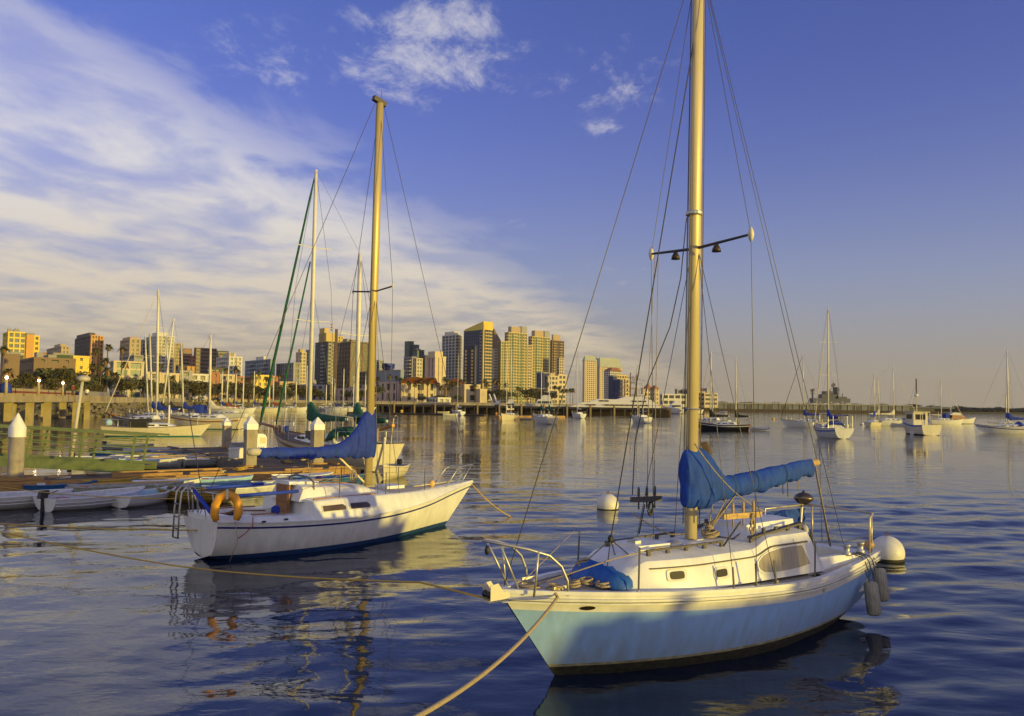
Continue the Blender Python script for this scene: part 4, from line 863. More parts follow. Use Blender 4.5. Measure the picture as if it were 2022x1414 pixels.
# gangway
gr = mat('gangway_green', (.17, .21, .075), .6, var=.25, vscale=3)
ga = Vector((-16.7, 36.4, .66)); gb = Vector((-37., 35.2, 1.62)); gd = (gb - ga); gl_ = gd.length; gu = gd.normalized(); gs = Vector((0, 1, 0))
gw = thing('gangway', 'green steel gangway with railings sloping down onto the dock', 'gangway', ga)
for s_ in (0, 1.25):
    o_ = Vector((0, s_, 0)); MB().beam(o_ + gu * -.2, o_ + gd, .10, .46).build('girder', gr, gw)
    for k, zz_ in enumerate((.62, .92, 1.22, 1.52)):
        MB().beam(o_ + gu * (-.75 if zz_ > 1.5 else -.1) + Vector((0, 0, zz_)), o_ + gd + Vector((0, 0, zz_)), .05 if zz_ < 1.5 else .09, .05 if zz_ < 1.5 else .07).build('handrail' if zz_ > 1.5 else 'guard_rail', gr, gw)
    for k in range(10):
        t_ = .45 + k * 2.28; a_ = o_ + gu * t_; MB().beam(a_ + Vector((0, 0, -.2)), a_ + gu * -.24 + Vector((0, 0, 1.52)), .08, .08, (0, 1, 0)).build('railing_post', gr, gw)
MB().beam(Vector((0, .62, .1)) + gu * -.1, Vector((0, .62, .1)) + gd, 1.2, .05).build('tread_plate', mat('gangway_tread', (.12, .13, .10), .8), gw)
# leaning lamp post
lp = thing('lamp_post', 'leaning pale lamp post with mushroom head standing behind the green gangway', 'lamp post', (-21.5, 39.4, .2)); tp = P(163, 752, 39.) - Vector((-21.5, 39.4, .2))
MB().tube([(0, 0, 0), tp], [.10, .07], 12).build('pole', mat('galvanised', (.5, .46, .37), .5, var=.1), lp, True)
MB().lathe([(.08, -.06), (.24, -.04), (.30, .04), (.29, .14), (.2, .22), (.05, .25)], 18, tp + Vector((.05, 0, .02))).build('lamp_head', mat('lamp_housing', (.48, .44, .36), .4), lp, True)

# dinghies
grey = mat('grey_dinghy', (.34, .35, .36), .6, var=.25); lblue = mat('light_blue_paint', (.36, .58, .74), .6, var=.15); midblue = mat('blue_paint', (.03, .14, .36), .5, var=.3)
mustard = mat('mustard_paint', (.42, .26, .03), .6, var=.3); olive = mat('olive_stained', (.36, .38, .26), .7, var=.4); green_p = mat('pale_green_paint', (.42, .60, .46), .6, var=.2); dirty = mat('dirty_white', (.55, .54, .48), .7, col2=(.25, .25, .17), vscale=3)
lilac = mat('chalk_white', (.76, .75, .76), .5, var=.1); inn = mat('dull_dinghy_inside', (.50, .50, .53), .7, var=.2)
R_ = math.radians
def dg(px, py, ang, label, **k): 
    c = W(px, py); L_ = k.get('L', 3.); a = R_(ang); return dinghy('dinghy', label, (c.x - math.cos(a) * L_ / 2, c.y - math.sin(a) * L_ / 2, 0), a, **k)
dg(22, 1003, 30, 'white clinker dinghy cut by the left edge, patch of sun on its side', L=3.7, beam=.90, free=.48, om=lilac, im=inn)
dg(190, 1000, 57, 'white dinghy with a black outboard, moored next to the left edge dinghy', L=3.6, beam=.88, free=.46, om=lilac, im=inn, motor=True, thwarts=1)
dg(287, 995, 68, 'small white dinghy with pale blue inside, between the outboard dinghy and the mustard one', L=2.4, beam=.70, free=.42, om=lilac, im=lblue, thwarts=1, pram=True, lap=False)
dg(378, 990, 170, 'mustard yellow dinghy lying behind the stern of the white sloop', L=2.9, beam=.72, free=.46, om=mustard, im=mat('brown_inside', (.14, .09, .04), .8), rim=olive, thwarts=2)
dg(250, 978, 24, 'long dirty white skiff lying along the dock edge behind the outboard dinghy', L=4.2, beam=.62, free=.42, om=dirty, im=grey, oars=True)
dg(120, 972, 30, 'blue painted dinghy mostly hidden behind the white ones at the left', L=2.6, beam=.6, free=.36, om=midblue, im=grey)
dg(400, 980, 24, 'blue dinghy with teal seats tied along the dock front', L=3.0, beam=.64, free=.38, om=midblue, im=mat('teal_inside', (.05, .28, .30), .7))
dg(478, 978, 26, 'white dinghy tied along the dock behind the white sloop cockpit', L=3.0, beam=.66, free=.36, om=white_old, im=grey)
dg(560, 968, 30, 'pale green upturned looking dinghy behind the white sloop cabin', L=2.5, beam=.6, free=.36, om=cream, im=green_p)
dg(655, 960, 34, 'blue dinghy behind the mast of the white sloop', L=3.2, beam=.7, free=.42, om=midblue, im=midblue)
dg(772, 944, -100, 'cream dinghy with an outboard moored under the stern of the green-covered ketch', L=2.6, beam=.66, free=.62, om=cream, im=grey, motor=True, thwarts=1, lap=False)
dg(60, 968, 22, 'white dinghy wedged between the dock and the left edge dinghies', L=2.9, beam=.66, free=.44, om=white_old, im=lblue, oars=True)
dg(215, 965, 20, 'small yellow dinghy along the dock under the gangway end', L=2.5, beam=.6, free=.42, om=mat('yellow_paint', (.62, .42, .06), .6, var=.2), im=cream)
dg(330, 968, 28, 'white dinghy with blue rim tied at the middle of the dock front', L=2.7, beam=.64, free=.42, om=white, im=lilac, rim=midblue, oars=True)
dg(438, 962, 24, 'pale blue dinghy close under the dock timbers', L=2.6, beam=.6, free=.40, om=lblue, im=lilac)
dg(600, 956, 30, 'white dinghy under the dock edge behind the white sloop coachroof', L=2.7, beam=.62, free=.42, om=white, im=lilac)
for a in ((255, 891, 8, grey, lilac, 'grey skiff lying farthest out behind the gangway', True), (300, 899, 14, lilac, grey, 'white dinghy second row behind the gangway, full of gear', False), (240, 907, 18, midblue, grey, 'blue dinghy behind the gangway rail end', True),
          (345, 905, 20, grey, midblue, 'grey and blue dinghy beside the dark side of the dock finger', False), (280, 914, 20, cream, lilac, 'cream dinghy behind the gangway foot', False), (350, 917, 24, lilac, pine, 'white dinghy with wooden thwarts near the dock finger', False),
          (300, 923, 24, white_old, lblue, 'chalky white dinghy along the back of the dock walkway', False), (410, 912, 28, lblue, grey, 'pale blue dinghy nosed against the dock finger', False), (425, 921, 28, grey, lilac, 'grey dinghy in the corner of the dock and the finger', False), (210, 918, 22, lilac, grey, 'white dinghy half hidden by the gangway girder', True)):
    dg(a[0], a[1], a[2], a[5], L=3.4, beam=.72, free=.46, om=a[3], im=a[4], motor=a[6], thwarts=2, oars=not a[6])

# ------------------------------------------------------------------ ketch with green covers alongside the finger
kh = math.atan2(.75, -.66)
ko = Vector((-6.9, 43.7, 0))
kt = sailboat('ketch', 'cream ketch with green sail covers, bowsprit and two masts alongside the dock finger', ko, kh, L=13.6, beam=1.95, free=1.55, hullm=cream, boot=None, stripe=wood, masts=((.63, 18.4, 0), (.215, 12.3, 0)), cover=canvas_g, sprit=2.2, furl=canvas_g, furl_r=.12, wr=.013, mr=.12, deckm=teak, bimini=canvas_g, dodger=canvas_g, group='large yachts by the dock')
T(kt, 'staysail_furled', [(13.3, 0, 2.0), (13.0, 0, 2.8), (9.0, 0, 12.6)], [.03, .085, .05], canvas_g)
MB().tube([(-.05, 0, -.3), (-.12, 0, 1.9)], .07, 8).build('rudder_post', cream, kt); MB().box(2.9, 5.2, 1.93, 1.96, 1.65, 2.1).build('lattice_panel', teak_g, kt)
for k in range(3): MB().lathe([(.12, 0), (.14, .1), (.14, .4), (.1, .45)], 10, (12.0 - .5 * k, .3, 1.75)).build('deck_drum', (wood, cream, canvas_b)[k], kt, True)
for sg in (1, -1): MB().tube([(.8, sg * 1.0, 1.5), (.6, sg * 1.0, 2.9), (.2, sg * .9, 3.05)], .03, 7).build('stern_davit', alu, kt)
MB().tube([(.6, -1.0, 2.5), (2.6, -1.4, 2.2)], .09, 8).build('horseshoe', mat('orange_vinyl'), kt)
MB().box(1.0, 1.5, -.3, .1, 1.6, 2.3).build('helm_seat', wood, kt)

# dock clutter
def dl(x, y, z=.48): return DA + DD * x + DP * y + Vector((0, 0, z))
bx_ = thing('dock_box', 'white dock locker standing on the finger near the square piles', 'box', dl(12.2, 9.5), dang); MB().box(-.6, .6, -.3, .3, 0, .5).build('box_body', white_old, bx_); MB().box(-.64, .64, -.34, .34, .5, .58).build('lid', white_old, bx_)
bx_ = thing('dock_box', 'grey dock locker at the far end of the finger', 'box', dl(14.2, 16.5), dang); MB().box(-.5, .5, -.3, .3, 0, .45).build('box_body', grey, bx_); MB().box(-.54, .54, -.34, .34, .45, .52).build('lid', grey, bx_)
for k, (x_, y_, lb) in enumerate(((3.4, 1.2, 'tan rope heap on the dock walkway near the gangway foot'), (9.6, 1.0, 'yellow rope heap on the dock corner'), (13.0, 4.2, 'dark rope heap on the dock finger by the pile'))):
    tag(coil(dl(x_, y_, .52), .26, .022, 5, 60 + k, .9).build('rope_heap', (rope_t, rope_y, rope_k)[k], None, True), lb, 'rope', 'rope heaps on the dock')
# ------------------------------------------------------------------ the shore: land sheet, sea wall, riprap
grass_m = mat('park_ground', (.10, .11, .045), .95, col2=(.22, .18, .11), vscale=.05)
LZ = 3.3
shore = [(-400, 150), (-150, 150), (-84, 152), (-96, 205), (-118, 290), (-150, 372), (-120, 392), (-60, 398), (-20, 400), (30, 402), (75, 410), (110, 560), (150, 700), (360, 706), (372, 1500), (2400, 1700)]
far = [(2600, 2900), (-2600, 2900), (-900, 300)]
m = MB(); m.prism([(x, y, -1) for x, y in shore + far], (0, 0, LZ + 1)); struct(m.build('ground', grass_m))
rock = mat('riprap_rock', (.20, .165, .11), .9, var=.4, vscale=1.5)
sw_ = thing('sea_wall', 'low pale concrete sea wall along the park shore', 'wall', (0, 0, 0))
for i in range(1, 11):
    a, b_ = Vector((*shore[i], LZ)), Vector((*shore[i + 1], LZ)); MB().beam(a + Vector((0, 0, .15)), b_ + Vector((0, 0, .15)), .5, 1.3).build('wall_panel', mat('sea_wall_concrete', (.40, .34, .23), .85, var=.25, vscale=.6), sw_)
m = MB()
for i in range(1, 6):
    a, b_ = Vector((*shore[i], 0)), Vector((*shore[i + 1], 0)); d_ = b_ - a; n_ = Vector((d_.y, -d_.x, 0)).normalized()
    for k in range(int(d_.length * 2.2)):
        t_ = rnd.random(); u_ = rnd.random(); c_ = a + d_ * t_ + n_ * (.4 + 3.4 * u_) + Vector((0, 0, 2.6 * (1 - u_) - .1)); r_ = rnd.uniform(.3, .75)
        m.lathe([(.05, -r_ * .6), (r_, -r_ * .1), (r_ * .7, r_ * .5), (.05, r_ * .7)], 5, c_, (rnd.uniform(-.6, .6), rnd.uniform(-.6, .6), 1))
o = m.build('riprap', rock, None); o['kind'] = 'stuff'; o['label'] = 'loose brown boulders heaped below the sea wall'; o['category'] = 'rocks'

# ------------------------------------------------------------------ concrete pier at the left with lamps
cp = mat('pier_concrete', (.42, .34, .20), .85, var=.22, vscale=.7, bump=.2, bscale=6); redband = mat('red_band', (.25, .05, .02), .7, var=.25)
pa, pb = Vector((-49.5, 70, 0)), Vector((-75, 150, 0)); pdv = (pb - pa); pl = pdv.length; pu = pdv.normalized(); pang = math.atan2(pu.y, pu.x)
pr = thing('concrete_pier', 'concrete pier on square columns with a pale parapet and red band at the left', 'pier', pa, pang)
MB().box(-14, pl, 0, 9, 3.35, 4.05).build('pier_deck', cp, pr); 
for k in range(14): MB().box(-14 + k * 7.0, -14 + k * 7.0 + 6.94, -.32, -.004, 3.22, 4.22).build('edge_panel', cp, pr)
MB().box(-14, 14, -.36, 0.1, 4.23, 5.05).build('parapet', cp, pr); MB().box(14.1, pl, .9, 1.1, 4.06, 4.85).build('parapet', cp, pr)
MB().box(14.2, pl - 20, .84, .895, 4.30, 4.52).build('red_band', redband, pr)
MB().box(pl - 26, pl, -.06, .12, 4.23, 4.9).build('grey_screen', mat('grey_screen', (.30, .28, .27), .8), pr)
for k in range(10):
    for yy in (.9, 7.4): MB().box(-12 + k * 9.2, -11.2 + k * 9.2, yy, yy + .8, -2, 3.34).build('column', cp, pr)
MB().lathe([(.35, 0), (.6, .2), (.55, .8), (.3, 1.3)], 12, (19.5, .2, 4.06)).build('tarpaulin_bundle', canvas_b, pr, True)
bulb = mat('lit_lamp', (1, .8, .5), .5, emit=(1., .82, .55), estr=9.0)
for k, (px, yt, Y_, lb) in enumerate(((11, 738, 79, 'lit globe lamp post nearest the left edge on the concrete pier'), (75, 745, 92, 'lit globe lamp post in the middle of the concrete pier'), (123, 751, 108, 'lit globe lamp post farthest along the concrete pier'))):
    b_ = P(px, 790, Y_); b_.z = 4.05; t_ = P(px, yt, Y_).z - 4.05
    l_ = thing('street_lamp', lb, 'street lamp', b_, 0, 'lamps along the concrete pier')
    MB().tube([(0, 0, 0), (0, 0, t_ - .5)], [.16, .12], 10).build('lamp_pole', cp, l_, True); MB().lathe([(.05, -.14), (.13, -.06), (.14, .04), (.06, .14)], 12, (0, 0, t_ - .38)).build('lamp_globe', bulb, l_, True)
    MB().lathe([(.26, 0), (.24, .06), (.06, .3)], 12, (0, 0, t_ - .24)).build('lamp_hood', mat('copper_hood', (.42, .22, .07), .5), l_)

# people on the pier
def person(label, loc, rz, top, legs, sit=False):
    o = thing('person', label, 'person', loc, rz, 'people on the pier'); me = bpy.data.meshes.new('body')
    k = .48 if sit else .92; fx = .42 if sit else .02
    V = [(0, 0, k), (0, 0, k + .25), (0, 0, k + .5), (0, 0, k + .62), (.02, 0, k + .74), (0, .2, k + .48), (.06, .26, k + .22), (.22, .2, k + .08), (0, -.2, k + .48), (.06, -.26, k + .22), (.22, -.2, k + .08), (fx, .1, k - .02 if sit else .48), (fx + (.02 if sit else -.04), .1, .06), (fx + .16, .1, .04), (fx, -.1, k - .02 if sit else .48), (fx + .04, -.1, .06), (fx + .2, -.1, .04)]
    Ed = [(0, 1), (1, 2), (2, 3), (3, 4), (2, 5), (5, 6), (6, 7), (2, 8), (8, 9), (9, 10), (0, 11), (11, 12), (12, 13), (0, 14), (14, 15), (15, 16)]
    rad = [.14, .14, .16, .06, .11, .07, .05, .035, .07, .05, .035, .085, .05, .04, .085, .05, .04]
    me.from_pydata(V, Ed, []); ob = bpy.data.objects.new('body', me); COL.objects.link(ob); ob.parent = o
    md = ob.modifiers.new('skin', 'SKIN'); 
    for i, r_ in enumerate(rad): me.skin_vertices[0].data[i].radius = (r_, r_)
    me.skin_vertices[0].data[0].use_root = True
    ob.modifiers.new('sub', 'SUBSURF').levels = 1; ob.modifiers['sub'].render_levels = 1
    pm = bpy.data.materials.new('clothed_body'); pm.use_nodes = True; nt = pm.node_tree; bs = nt.nodes['Principled BSDF']; bs.inputs['Roughness'].default_value = .8
    tc_ = nt.nodes.new('ShaderNodeTexCoord'); sx = nt.nodes.new('ShaderNodeSeparateXYZ'); nt.links.new(tc_.outputs['Object'], sx.inputs[0]); rp = nt.nodes.new('ShaderNodeValToRGB'); rp.color_ramp.interpolation = 'CONSTANT'
    mr_ = nt.nodes.new('ShaderNodeMapRange'); mr_.inputs[2].default_value = 2.0; nt.links.new(sx.outputs[2], mr_.inputs[0]); nt.links.new(mr_.outputs[0], rp.inputs[0])
    e = rp.color_ramp.elements; e[0].color = (*legs, 1); e[1].position = (k + .02) / 2; e[1].color = (*top, 1); e2 = e.new((k + .58) / 2); e2.color = (.42, .25, .16, 1)
    nt.links.new(rp.outputs[0], bs.inputs['Base Color']); me.materials.append(pm)
    MB().lathe([(.02, .13), (.09, .1), (.125, .02), (.115, -.06), (.02, -.05)], 10, (0, 0, k + .77)).build('hair', mat('dark_hair', (.03, .02, .015), .8), o, True)
    return o
for px, Y_, lb, top, legs, sit in ((172, 128, 'person in a white top sitting at the far end of the pier', (.75, .72, .66), (.03, .03, .05), True), (127, 112, 'person in dark clothes standing on the pier by the lamp', (.05, .045, .05), (.03, .03, .04), False), (143, 118, 'person in a dark red top standing near the pier screen', (.22, .04, .03), (.05, .05, .07), False)):
    q_ = P(px, 790, Y_); q_.z = 4.06; person(lb, q_, 2.4, top, legs, sit)

# ------------------------------------------------------------------ cars parked behind the pier and sea wall
def car(label, loc, rz, col):
    o = thing('parked_car', label, 'car', loc, rz, 'cars parked along the shore road'); cm = mat('car_' + '_'.join(str(int(c * 100)) for c in col), col, .3, spec=.6)
    P_ = [(-2.1, .35), (-2.15, .75), (-1.9, .88), (-1.5, .95), (1.0, .92), (1.8, .80), (2.1, .65), (2.1, .35)]
    MB().loft([[(x, y * (.97 if abs(y) > .8 else 1), z) for x, z in P_] for y in (-.88, -.84, .84, .88)], True, True, True).build('body', cm, o)
    G = [(-1.55, .94), (-1.1, 1.42), (.35, 1.42), (.95, .93)]
    MB().loft([[(x, y * (1 if z < 1 else .84), z) for x, z in G] for y in (-.8, .8)], True, True, True).build('glasshouse', glassd, o); MB().loft([[(x, y, z) for x, z in ((-1.1, 1.42), (-1.0, 1.47), (.25, 1.47), (.35, 1.42))] for y in (-.68, .68)], True, True, True).build('roof', cm, o)
    for x in (-1.3, 1.3):
        for y in (-.8, .8): MB().lathe([(.31, -.1), (.33, -.08), (.33, .08), (.31, .1)], 14, (x, y, .33), (0, 1, 0)).build('wheel', black, o)
    for y in (-.6, .6): MB().box(2.08, 2.12, y - .15, y + .15, .58, .70).build('headlight', mat('lamp_glass', (.7, .7, .65), .2), o); 
    return o
for k, (px, Y_, col, lb) in enumerate(((14, 168, (.55, .55, .56), 'silver car behind the pier at the left edge'), (50, 172, (.06, .09, .16), 'dark blue car between the first two pier lamps'), (66, 178, (.10, .12, .16), 'charcoal car beside the dark blue one'), (92, 176, (.6, .58, .5), 'cream car partly behind the middle pier lamp'), (135, 180, (.5, .5, .5), 'pale grey car behind the far pier lamp'), (232, 214, (.35, .05, .04), 'red car on the shore road behind the grey-bowed yacht'), (372, 318, (.05, .07, .14), 'navy car parked beyond the marina masts'), (395, 330, (.5, .5, .52), 'silver car parked beyond the marina masts'), (425, 344, (.04, .05, .07), 'black car parked at the right end of the shore row'))):
    q_ = P(px, 795, Y_); q_.z = LZ; car(lb, q_, math.radians(150 + 13 * (k % 3)), col)

# ------------------------------------------------------------------ trees
def leaf_mat(name, c1, c2):
    return mat(name, c1, .75, col2=c2, vscale=.9)
leaf_a = leaf_mat('oak_leaves', (.12, .10, .026), (.045, .045, .014)); leaf_b = leaf_mat('light_leaves', (.13, .13, .03), (.05, .06, .015)); frond_m = leaf_mat('palm_fronds', (.12, .12, .028), (.05, .055, .015)); frond_d = leaf_mat('dead_fronds', (.26, .15, .05), (.14, .08, .03)); bark = mat('bark', (.16, .11, .06), .9, var=.3, vscale=4); leaf_c = leaf_mat('far_leaves', (.07, .075, .04), (.035, .04, .025))
def crown_mesh(name, seed, m_, n=900, flat=.62):
    r = random.Random(seed); mb = MB(); lobes = [(Vector((r.uniform(-.55, .55), r.uniform(-.55, .55), r.uniform(.0, .45) * flat * 2)), r.uniform(.32, .55)) for _ in range(9)]
    for i in range(n):
        c, R_ = r.choice(lobes); d = Vector((r.gauss(0, 1), r.gauss(0, 1), r.gauss(0, 1))).normalized(); p = c + Vector((d.x, d.y, d.z * flat)) * R_ * (r.random() ** .35) 
        s_ = r.uniform(.05, .11); u = Vector((r.gauss(0, 1), r.gauss(0, 1), r.gauss(0, .6))).normalized(); w = u.orthogonal().normalized() if r.random() < .5 else u.cross(d).normalized() if u.cross(d).length > .1 else u.orthogonal().normalized()
        mb.quad(p - u * s_ - w * s_ * .3, p + w * s_ * .7 - u * s_ * .2, p + u * s_ + w * s_ * .2, p - w * s_ * .7)
    return mb.mesh(name, m_)
crowns = [crown_mesh('crown', 11, leaf_a), crown_mesh('crown', 12, leaf_a), crown_mesh('crown', 13, leaf_b, 700), crown_mesh('crown', 14, leaf_a, 800, .8)]
crown_far = crown_mesh('crown', 21, leaf_c, 500, .7)
tr_mb = MB(); tr_mb.tube([(0, 0, -.1), (.02, 0, .35), (.0, .03, .8)], [.07, .05, .03], 7)
for a in range(4): tr_mb.tube([(.01, 0, .4 + .08 * a), (.2 * math.cos(a * 1.7), .2 * math.sin(a * 1.7), .75 + .05 * a)], [.03, .012], 5)
trunk_me = tr_mb.mesh('trunk', bark, True)
def tree(label, loc, h, w, k=0, group='park trees along the shore', cm=None, low=.52, tall=.55):
    o = thing('tree', label, 'tree', loc, rnd.uniform(0, 6.28), group)
    t_ = bpy.data.objects.new('trunk', trunk_me); COL.objects.link(t_); t_.parent = o; t_.scale = (h * .7, h * .7, h * .62)
    c_ = bpy.data.objects.new('crown', cm or crowns[k % 4]); COL.objects.link(c_); c_.parent = o; c_.location = (0, 0, h * low); c_.scale = (w / 1.7, w / 1.7, h * tall)
    return o
pm_t = MB(); pm_t.tube([(0, 0, 0), (.004, 0, .5), (.0, .006, .96)], [.022, .015, .013], 8); palm_trunk = pm_t.mesh('trunk', bark, True)
def palm_crown(seed):
    r = random.Random(seed); mb = MB()
    for i in range(30):
        a = r.uniform(0, 6.28); el = r.uniform(-.35, 1.25); L_ = r.uniform(.8, 1.05); d = Vector((math.cos(a), math.sin(a), 0)); prev = None; s_ = Vector((-d.y, d.x, 0)); pts = []
        for j in range(5):
            t_ = j / 4; pts.append(d * (L_ * t_ * math.cos(el) * (1 - .15 * t_)) + Vector((0, 0, L_ * (math.sin(el) * t_ - .65 * t_ * t_))))
        for j in range(4):
            w0, w1 = (.03, .13, .15, .1, .01)[j], (.03, .13, .15, .1, .01)[j + 1]
            mb.quad(pts[j] - s_ * w0 - Vector((0, 0, w0 * .4)), pts[j], pts[j + 1], pts[j + 1] - s_ * w1 - Vector((0, 0, w1 * .4))); mb.quad(pts[j], pts[j] + s_ * w0 - Vector((0, 0, w0 * .4)), pts[j + 1] + s_ * w1 - Vector((0, 0, w1 * .4)), pts[j + 1])
    return mb.mesh('crown', frond_m)
def palm_skirt(seed):
    r = random.Random(seed); mb = MB()
    for i in range(16):
        a = r.uniform(0, 6.28); d = Vector((math.cos(a), math.sin(a), 0)); s_ = Vector((-d.y, d.x, 0)); L_ = r.uniform(.4, .8); p0 = d * .05; p1 = d * .28 + Vector((0, 0, -.15)); p2 = d * .24 + Vector((0, 0, -L_))
        mb.quad(p0 - s_ * .03, p0 + s_ * .03, p1 + s_ * .1, p1 - s_ * .1); mb.quad(p1 - s_ * .1, p1 + s_ * .1, p2 + s_ * .06, p2 - s_ * .06)
    return mb.mesh('dead_skirt', frond_d)
pcs = [palm_crown(i) for i in range(3)]; psk = [palm_skirt(i + 9) for i in range(2)]
def palm(label, px, ytop, Y_, group, cw=2.6, z0=LZ):
    top = P(px, ytop, Y_); o = thing('palm_tree', label, 'palm', (top.x, Y_, z0), rnd.uniform(0, 6.28), group); h = top.z - z0 - cw * .45
    for nm, me_, sc, zz_ in (('trunk', palm_trunk, (h * .8 if h < 14 else 12, h * .8 if h < 14 else 12, h), 0), ('crown', rnd.choice(pcs), (cw, cw, cw), h * .95), ('dead_skirt', rnd.choice(psk), (cw, cw, cw), h * .95)):
        c_ = bpy.data.objects.new(nm, me_); COL.objects.link(c_); c_.parent = o; c_.scale = sc; c_.location = (0, 0, zz_)
    return o
oaks = [(12, 752, 175, 34), (50, 728, 200, 46), (90, 722, 215, 60), (128, 730, 205, 48), (165, 728, 220, 54), (30, 742, 170, 30), (205, 735, 235, 56), (238, 748, 230, 40), (262, 742, 250, 44), (283, 740, 262, 44), (150, 752, 180, 34), (100, 750, 176, 36), (190, 755, 200, 30), (325, 752, 275, 44), (345, 748, 290, 40), (376, 752, 310, 40), (395, 748, 320, 44), (432, 752, 345, 40), (300, 752, 260, 34), (478, 757, 372, 46), (452, 750, 360, 36), (505, 758, 385, 40), (545, 757, 395, 44), (585, 760, 410, 50), (612, 762, 415, 36), (720, 768, 420, 34), (740, 758, 425, 40), (560, 765, 400, 30), (870, 778, 414, 24), (858, 780, 412, 16), (835, 780, 412, 14), (955, 779, 425, 24), (970, 768, 430, 40), (985, 765, 440, 44), (1008, 770, 440, 36), (1042, 768, 450, 40), (1060, 765, 470, 36), (1090, 768, 480, 30), (905, 779, 418, 22), (541, 772, 392, 34), (690, 770, 425, 26), (308, 760, 255, 36), (333, 762, 280, 34), (360, 760, 300, 36), (386, 763, 312, 34), (412, 758, 330, 40), (420, 766, 338, 30), (463, 764, 365, 36), (493, 766, 378, 34), (521, 768, 388, 36), (573, 770, 405, 34), (600, 772, 412, 30), (630, 770, 420, 34), (20, 765, 160, 26), (175, 742, 210, 44)]
ORD = ['first', 'second', 'third'] + ['%dth' % i for i in range(4, 99)]; ORD[20] = '21st'; ORD[21] = '22nd'; ORD[22] = '23rd'; ORD[30] = '31st'; ORD[31] = '32nd'; ORD[32] = '33rd'
lf = sorted(o_[0] for o_ in oaks if o_[0] < 640); rt_ = sorted(o_[0] for o_ in oaks if o_[0] >= 640)
for k, (px, yt, Y_, wpx) in enumerate(oaks):
    t_ = P(px, yt, Y_); tree('dark green park tree along the left shore, %s from the left' % ORD[lf.index(px)] if px < 640 else 'low dark tree at the foot of the waterfront buildings, %s from the left' % ORD[rt_.index(px)], (t_.x, Y_, LZ), t_.z - LZ, wpx * Y_ / F, k, 'park trees along the left shore' if px < 640 else 'trees along the waterfront buildings')
pal_l = [(190, 680, 250), (214, 672, 262), (210, 700, 240), (184, 712, 235), (200, 712, 228), (242, 678, 290), (248, 708, 270), (213, 720, 232), (8, 676, 215), (18, 722, 200), (500, 735, 420), (512, 728, 430), (552, 735, 430), (527, 740, 415), (466, 722, 400), (447, 722, 410), (487, 745, 405), (315, 712, 320), (340, 738, 300), (228, 730, 240), (140, 722, 230), (118, 722, 235), (76, 722, 240)]
pal_l.sort(); 
for k, (px, yt, Y_) in enumerate(pal_l): palm('fan palm with a brown skirt above the left shore trees, %s from the left' % ORD[k], px, yt, Y_, 'palms on the left shore', 2.3 if Y_ < 300 else 2.7)
pal_r = [(746, 740, 430), (770, 735, 425), (784, 738, 428), (792, 742, 424), (800, 741, 430), (806, 748, 420), (819, 752, 415), (825, 740, 430), (833, 742, 428), (845, 748, 415), (865, 752, 414), (878, 740, 425), (884, 745, 420), (872, 758, 412), (888, 760, 412), (893, 750, 430), (903, 752, 425), (917, 745, 430), (938, 755, 425), (957, 745, 440), (962, 752, 435), (977, 745, 445), (984, 748, 440), (1000, 752, 440), (1022, 760, 450), (1048, 765, 450), (1063, 762, 460), (1081, 752, 480), (1096, 758, 480), (1104, 760, 480), (1111, 765, 485), (1118, 765, 486), (1126, 764, 490), (1131, 764, 492)]
pal_r.sort()
for k, (px, yt, Y_) in enumerate(pal_r): palm('fan palm in the row before the waterfront buildings, %s from the left' % ORD[k], px, yt, Y_, 'palms along the waterfront buildings', 2.6)
# ------------------------------------------------------------------ the city: each building on the street grid, glazed core with floor bands, piers and balconies set proud of it
GA = math.atan2(.64, .77)
gl_blue = mat('blue_grey_glazing', (.045, .06, .10), .38, col2=(.10, .12, .16), vscale=.12, spec=.35); gl_dark = mat('dark_glazing', (.02, .022, .03), .38, col2=(.06, .055, .05), vscale=.15, spec=.3); gl_green = mat('green_glazing', (.05, .11, .09), .38, col2=(.10, .17, .13), vscale=.12, spec=.35); gl_teal = mat('teal_glazing', (.03, .075, .09), .38, col2=(.05, .11, .12), vscale=.1, spec=.4)
def wallm(n, c): return mat('wall_' + n, c, .8, var=.10, vscale=.08)
w_cream = wallm('cream', (.62, .50, .32)); w_white = wallm('white', (.66, .62, .54)); w_tan = wallm('tan', (.46, .35, .22)); w_brown = wallm('brown', (.22, .15, .09)); w_grey = wallm('grey', (.34, .33, .33)); w_dark = wallm('charcoal', (.10, .09, .08)); w_orange = wallm('orange', (.62, .33, .09)); w_yellow = wallm('yellow', (.78, .58, .10)); w_brick = wallm('brick', (.40, .17, .09)); w_shade_pink = wallm('pink', (.60, .42, .34)); w_navy = wallm('navy', (.03, .04, .12)); w_gold = wallm('gold', (.62, .46, .16)); w_blueg = wallm('blue_grey', (.25, .29, .36))  # the pink is county hall cream with shade put into the colour
roof_red = mat('clay_tile_roof', (.36, .13, .05), .85, var=.25, vscale=1.); roof_g = mat('flat_roof', (.30, .28, .25), .9); roof_cu = mat('pale_copper_roof', (.40, .42, .33), .7, var=.12, vscale=.1)
def slope(px): d = ray(px, 785); return d[0] / d[1]
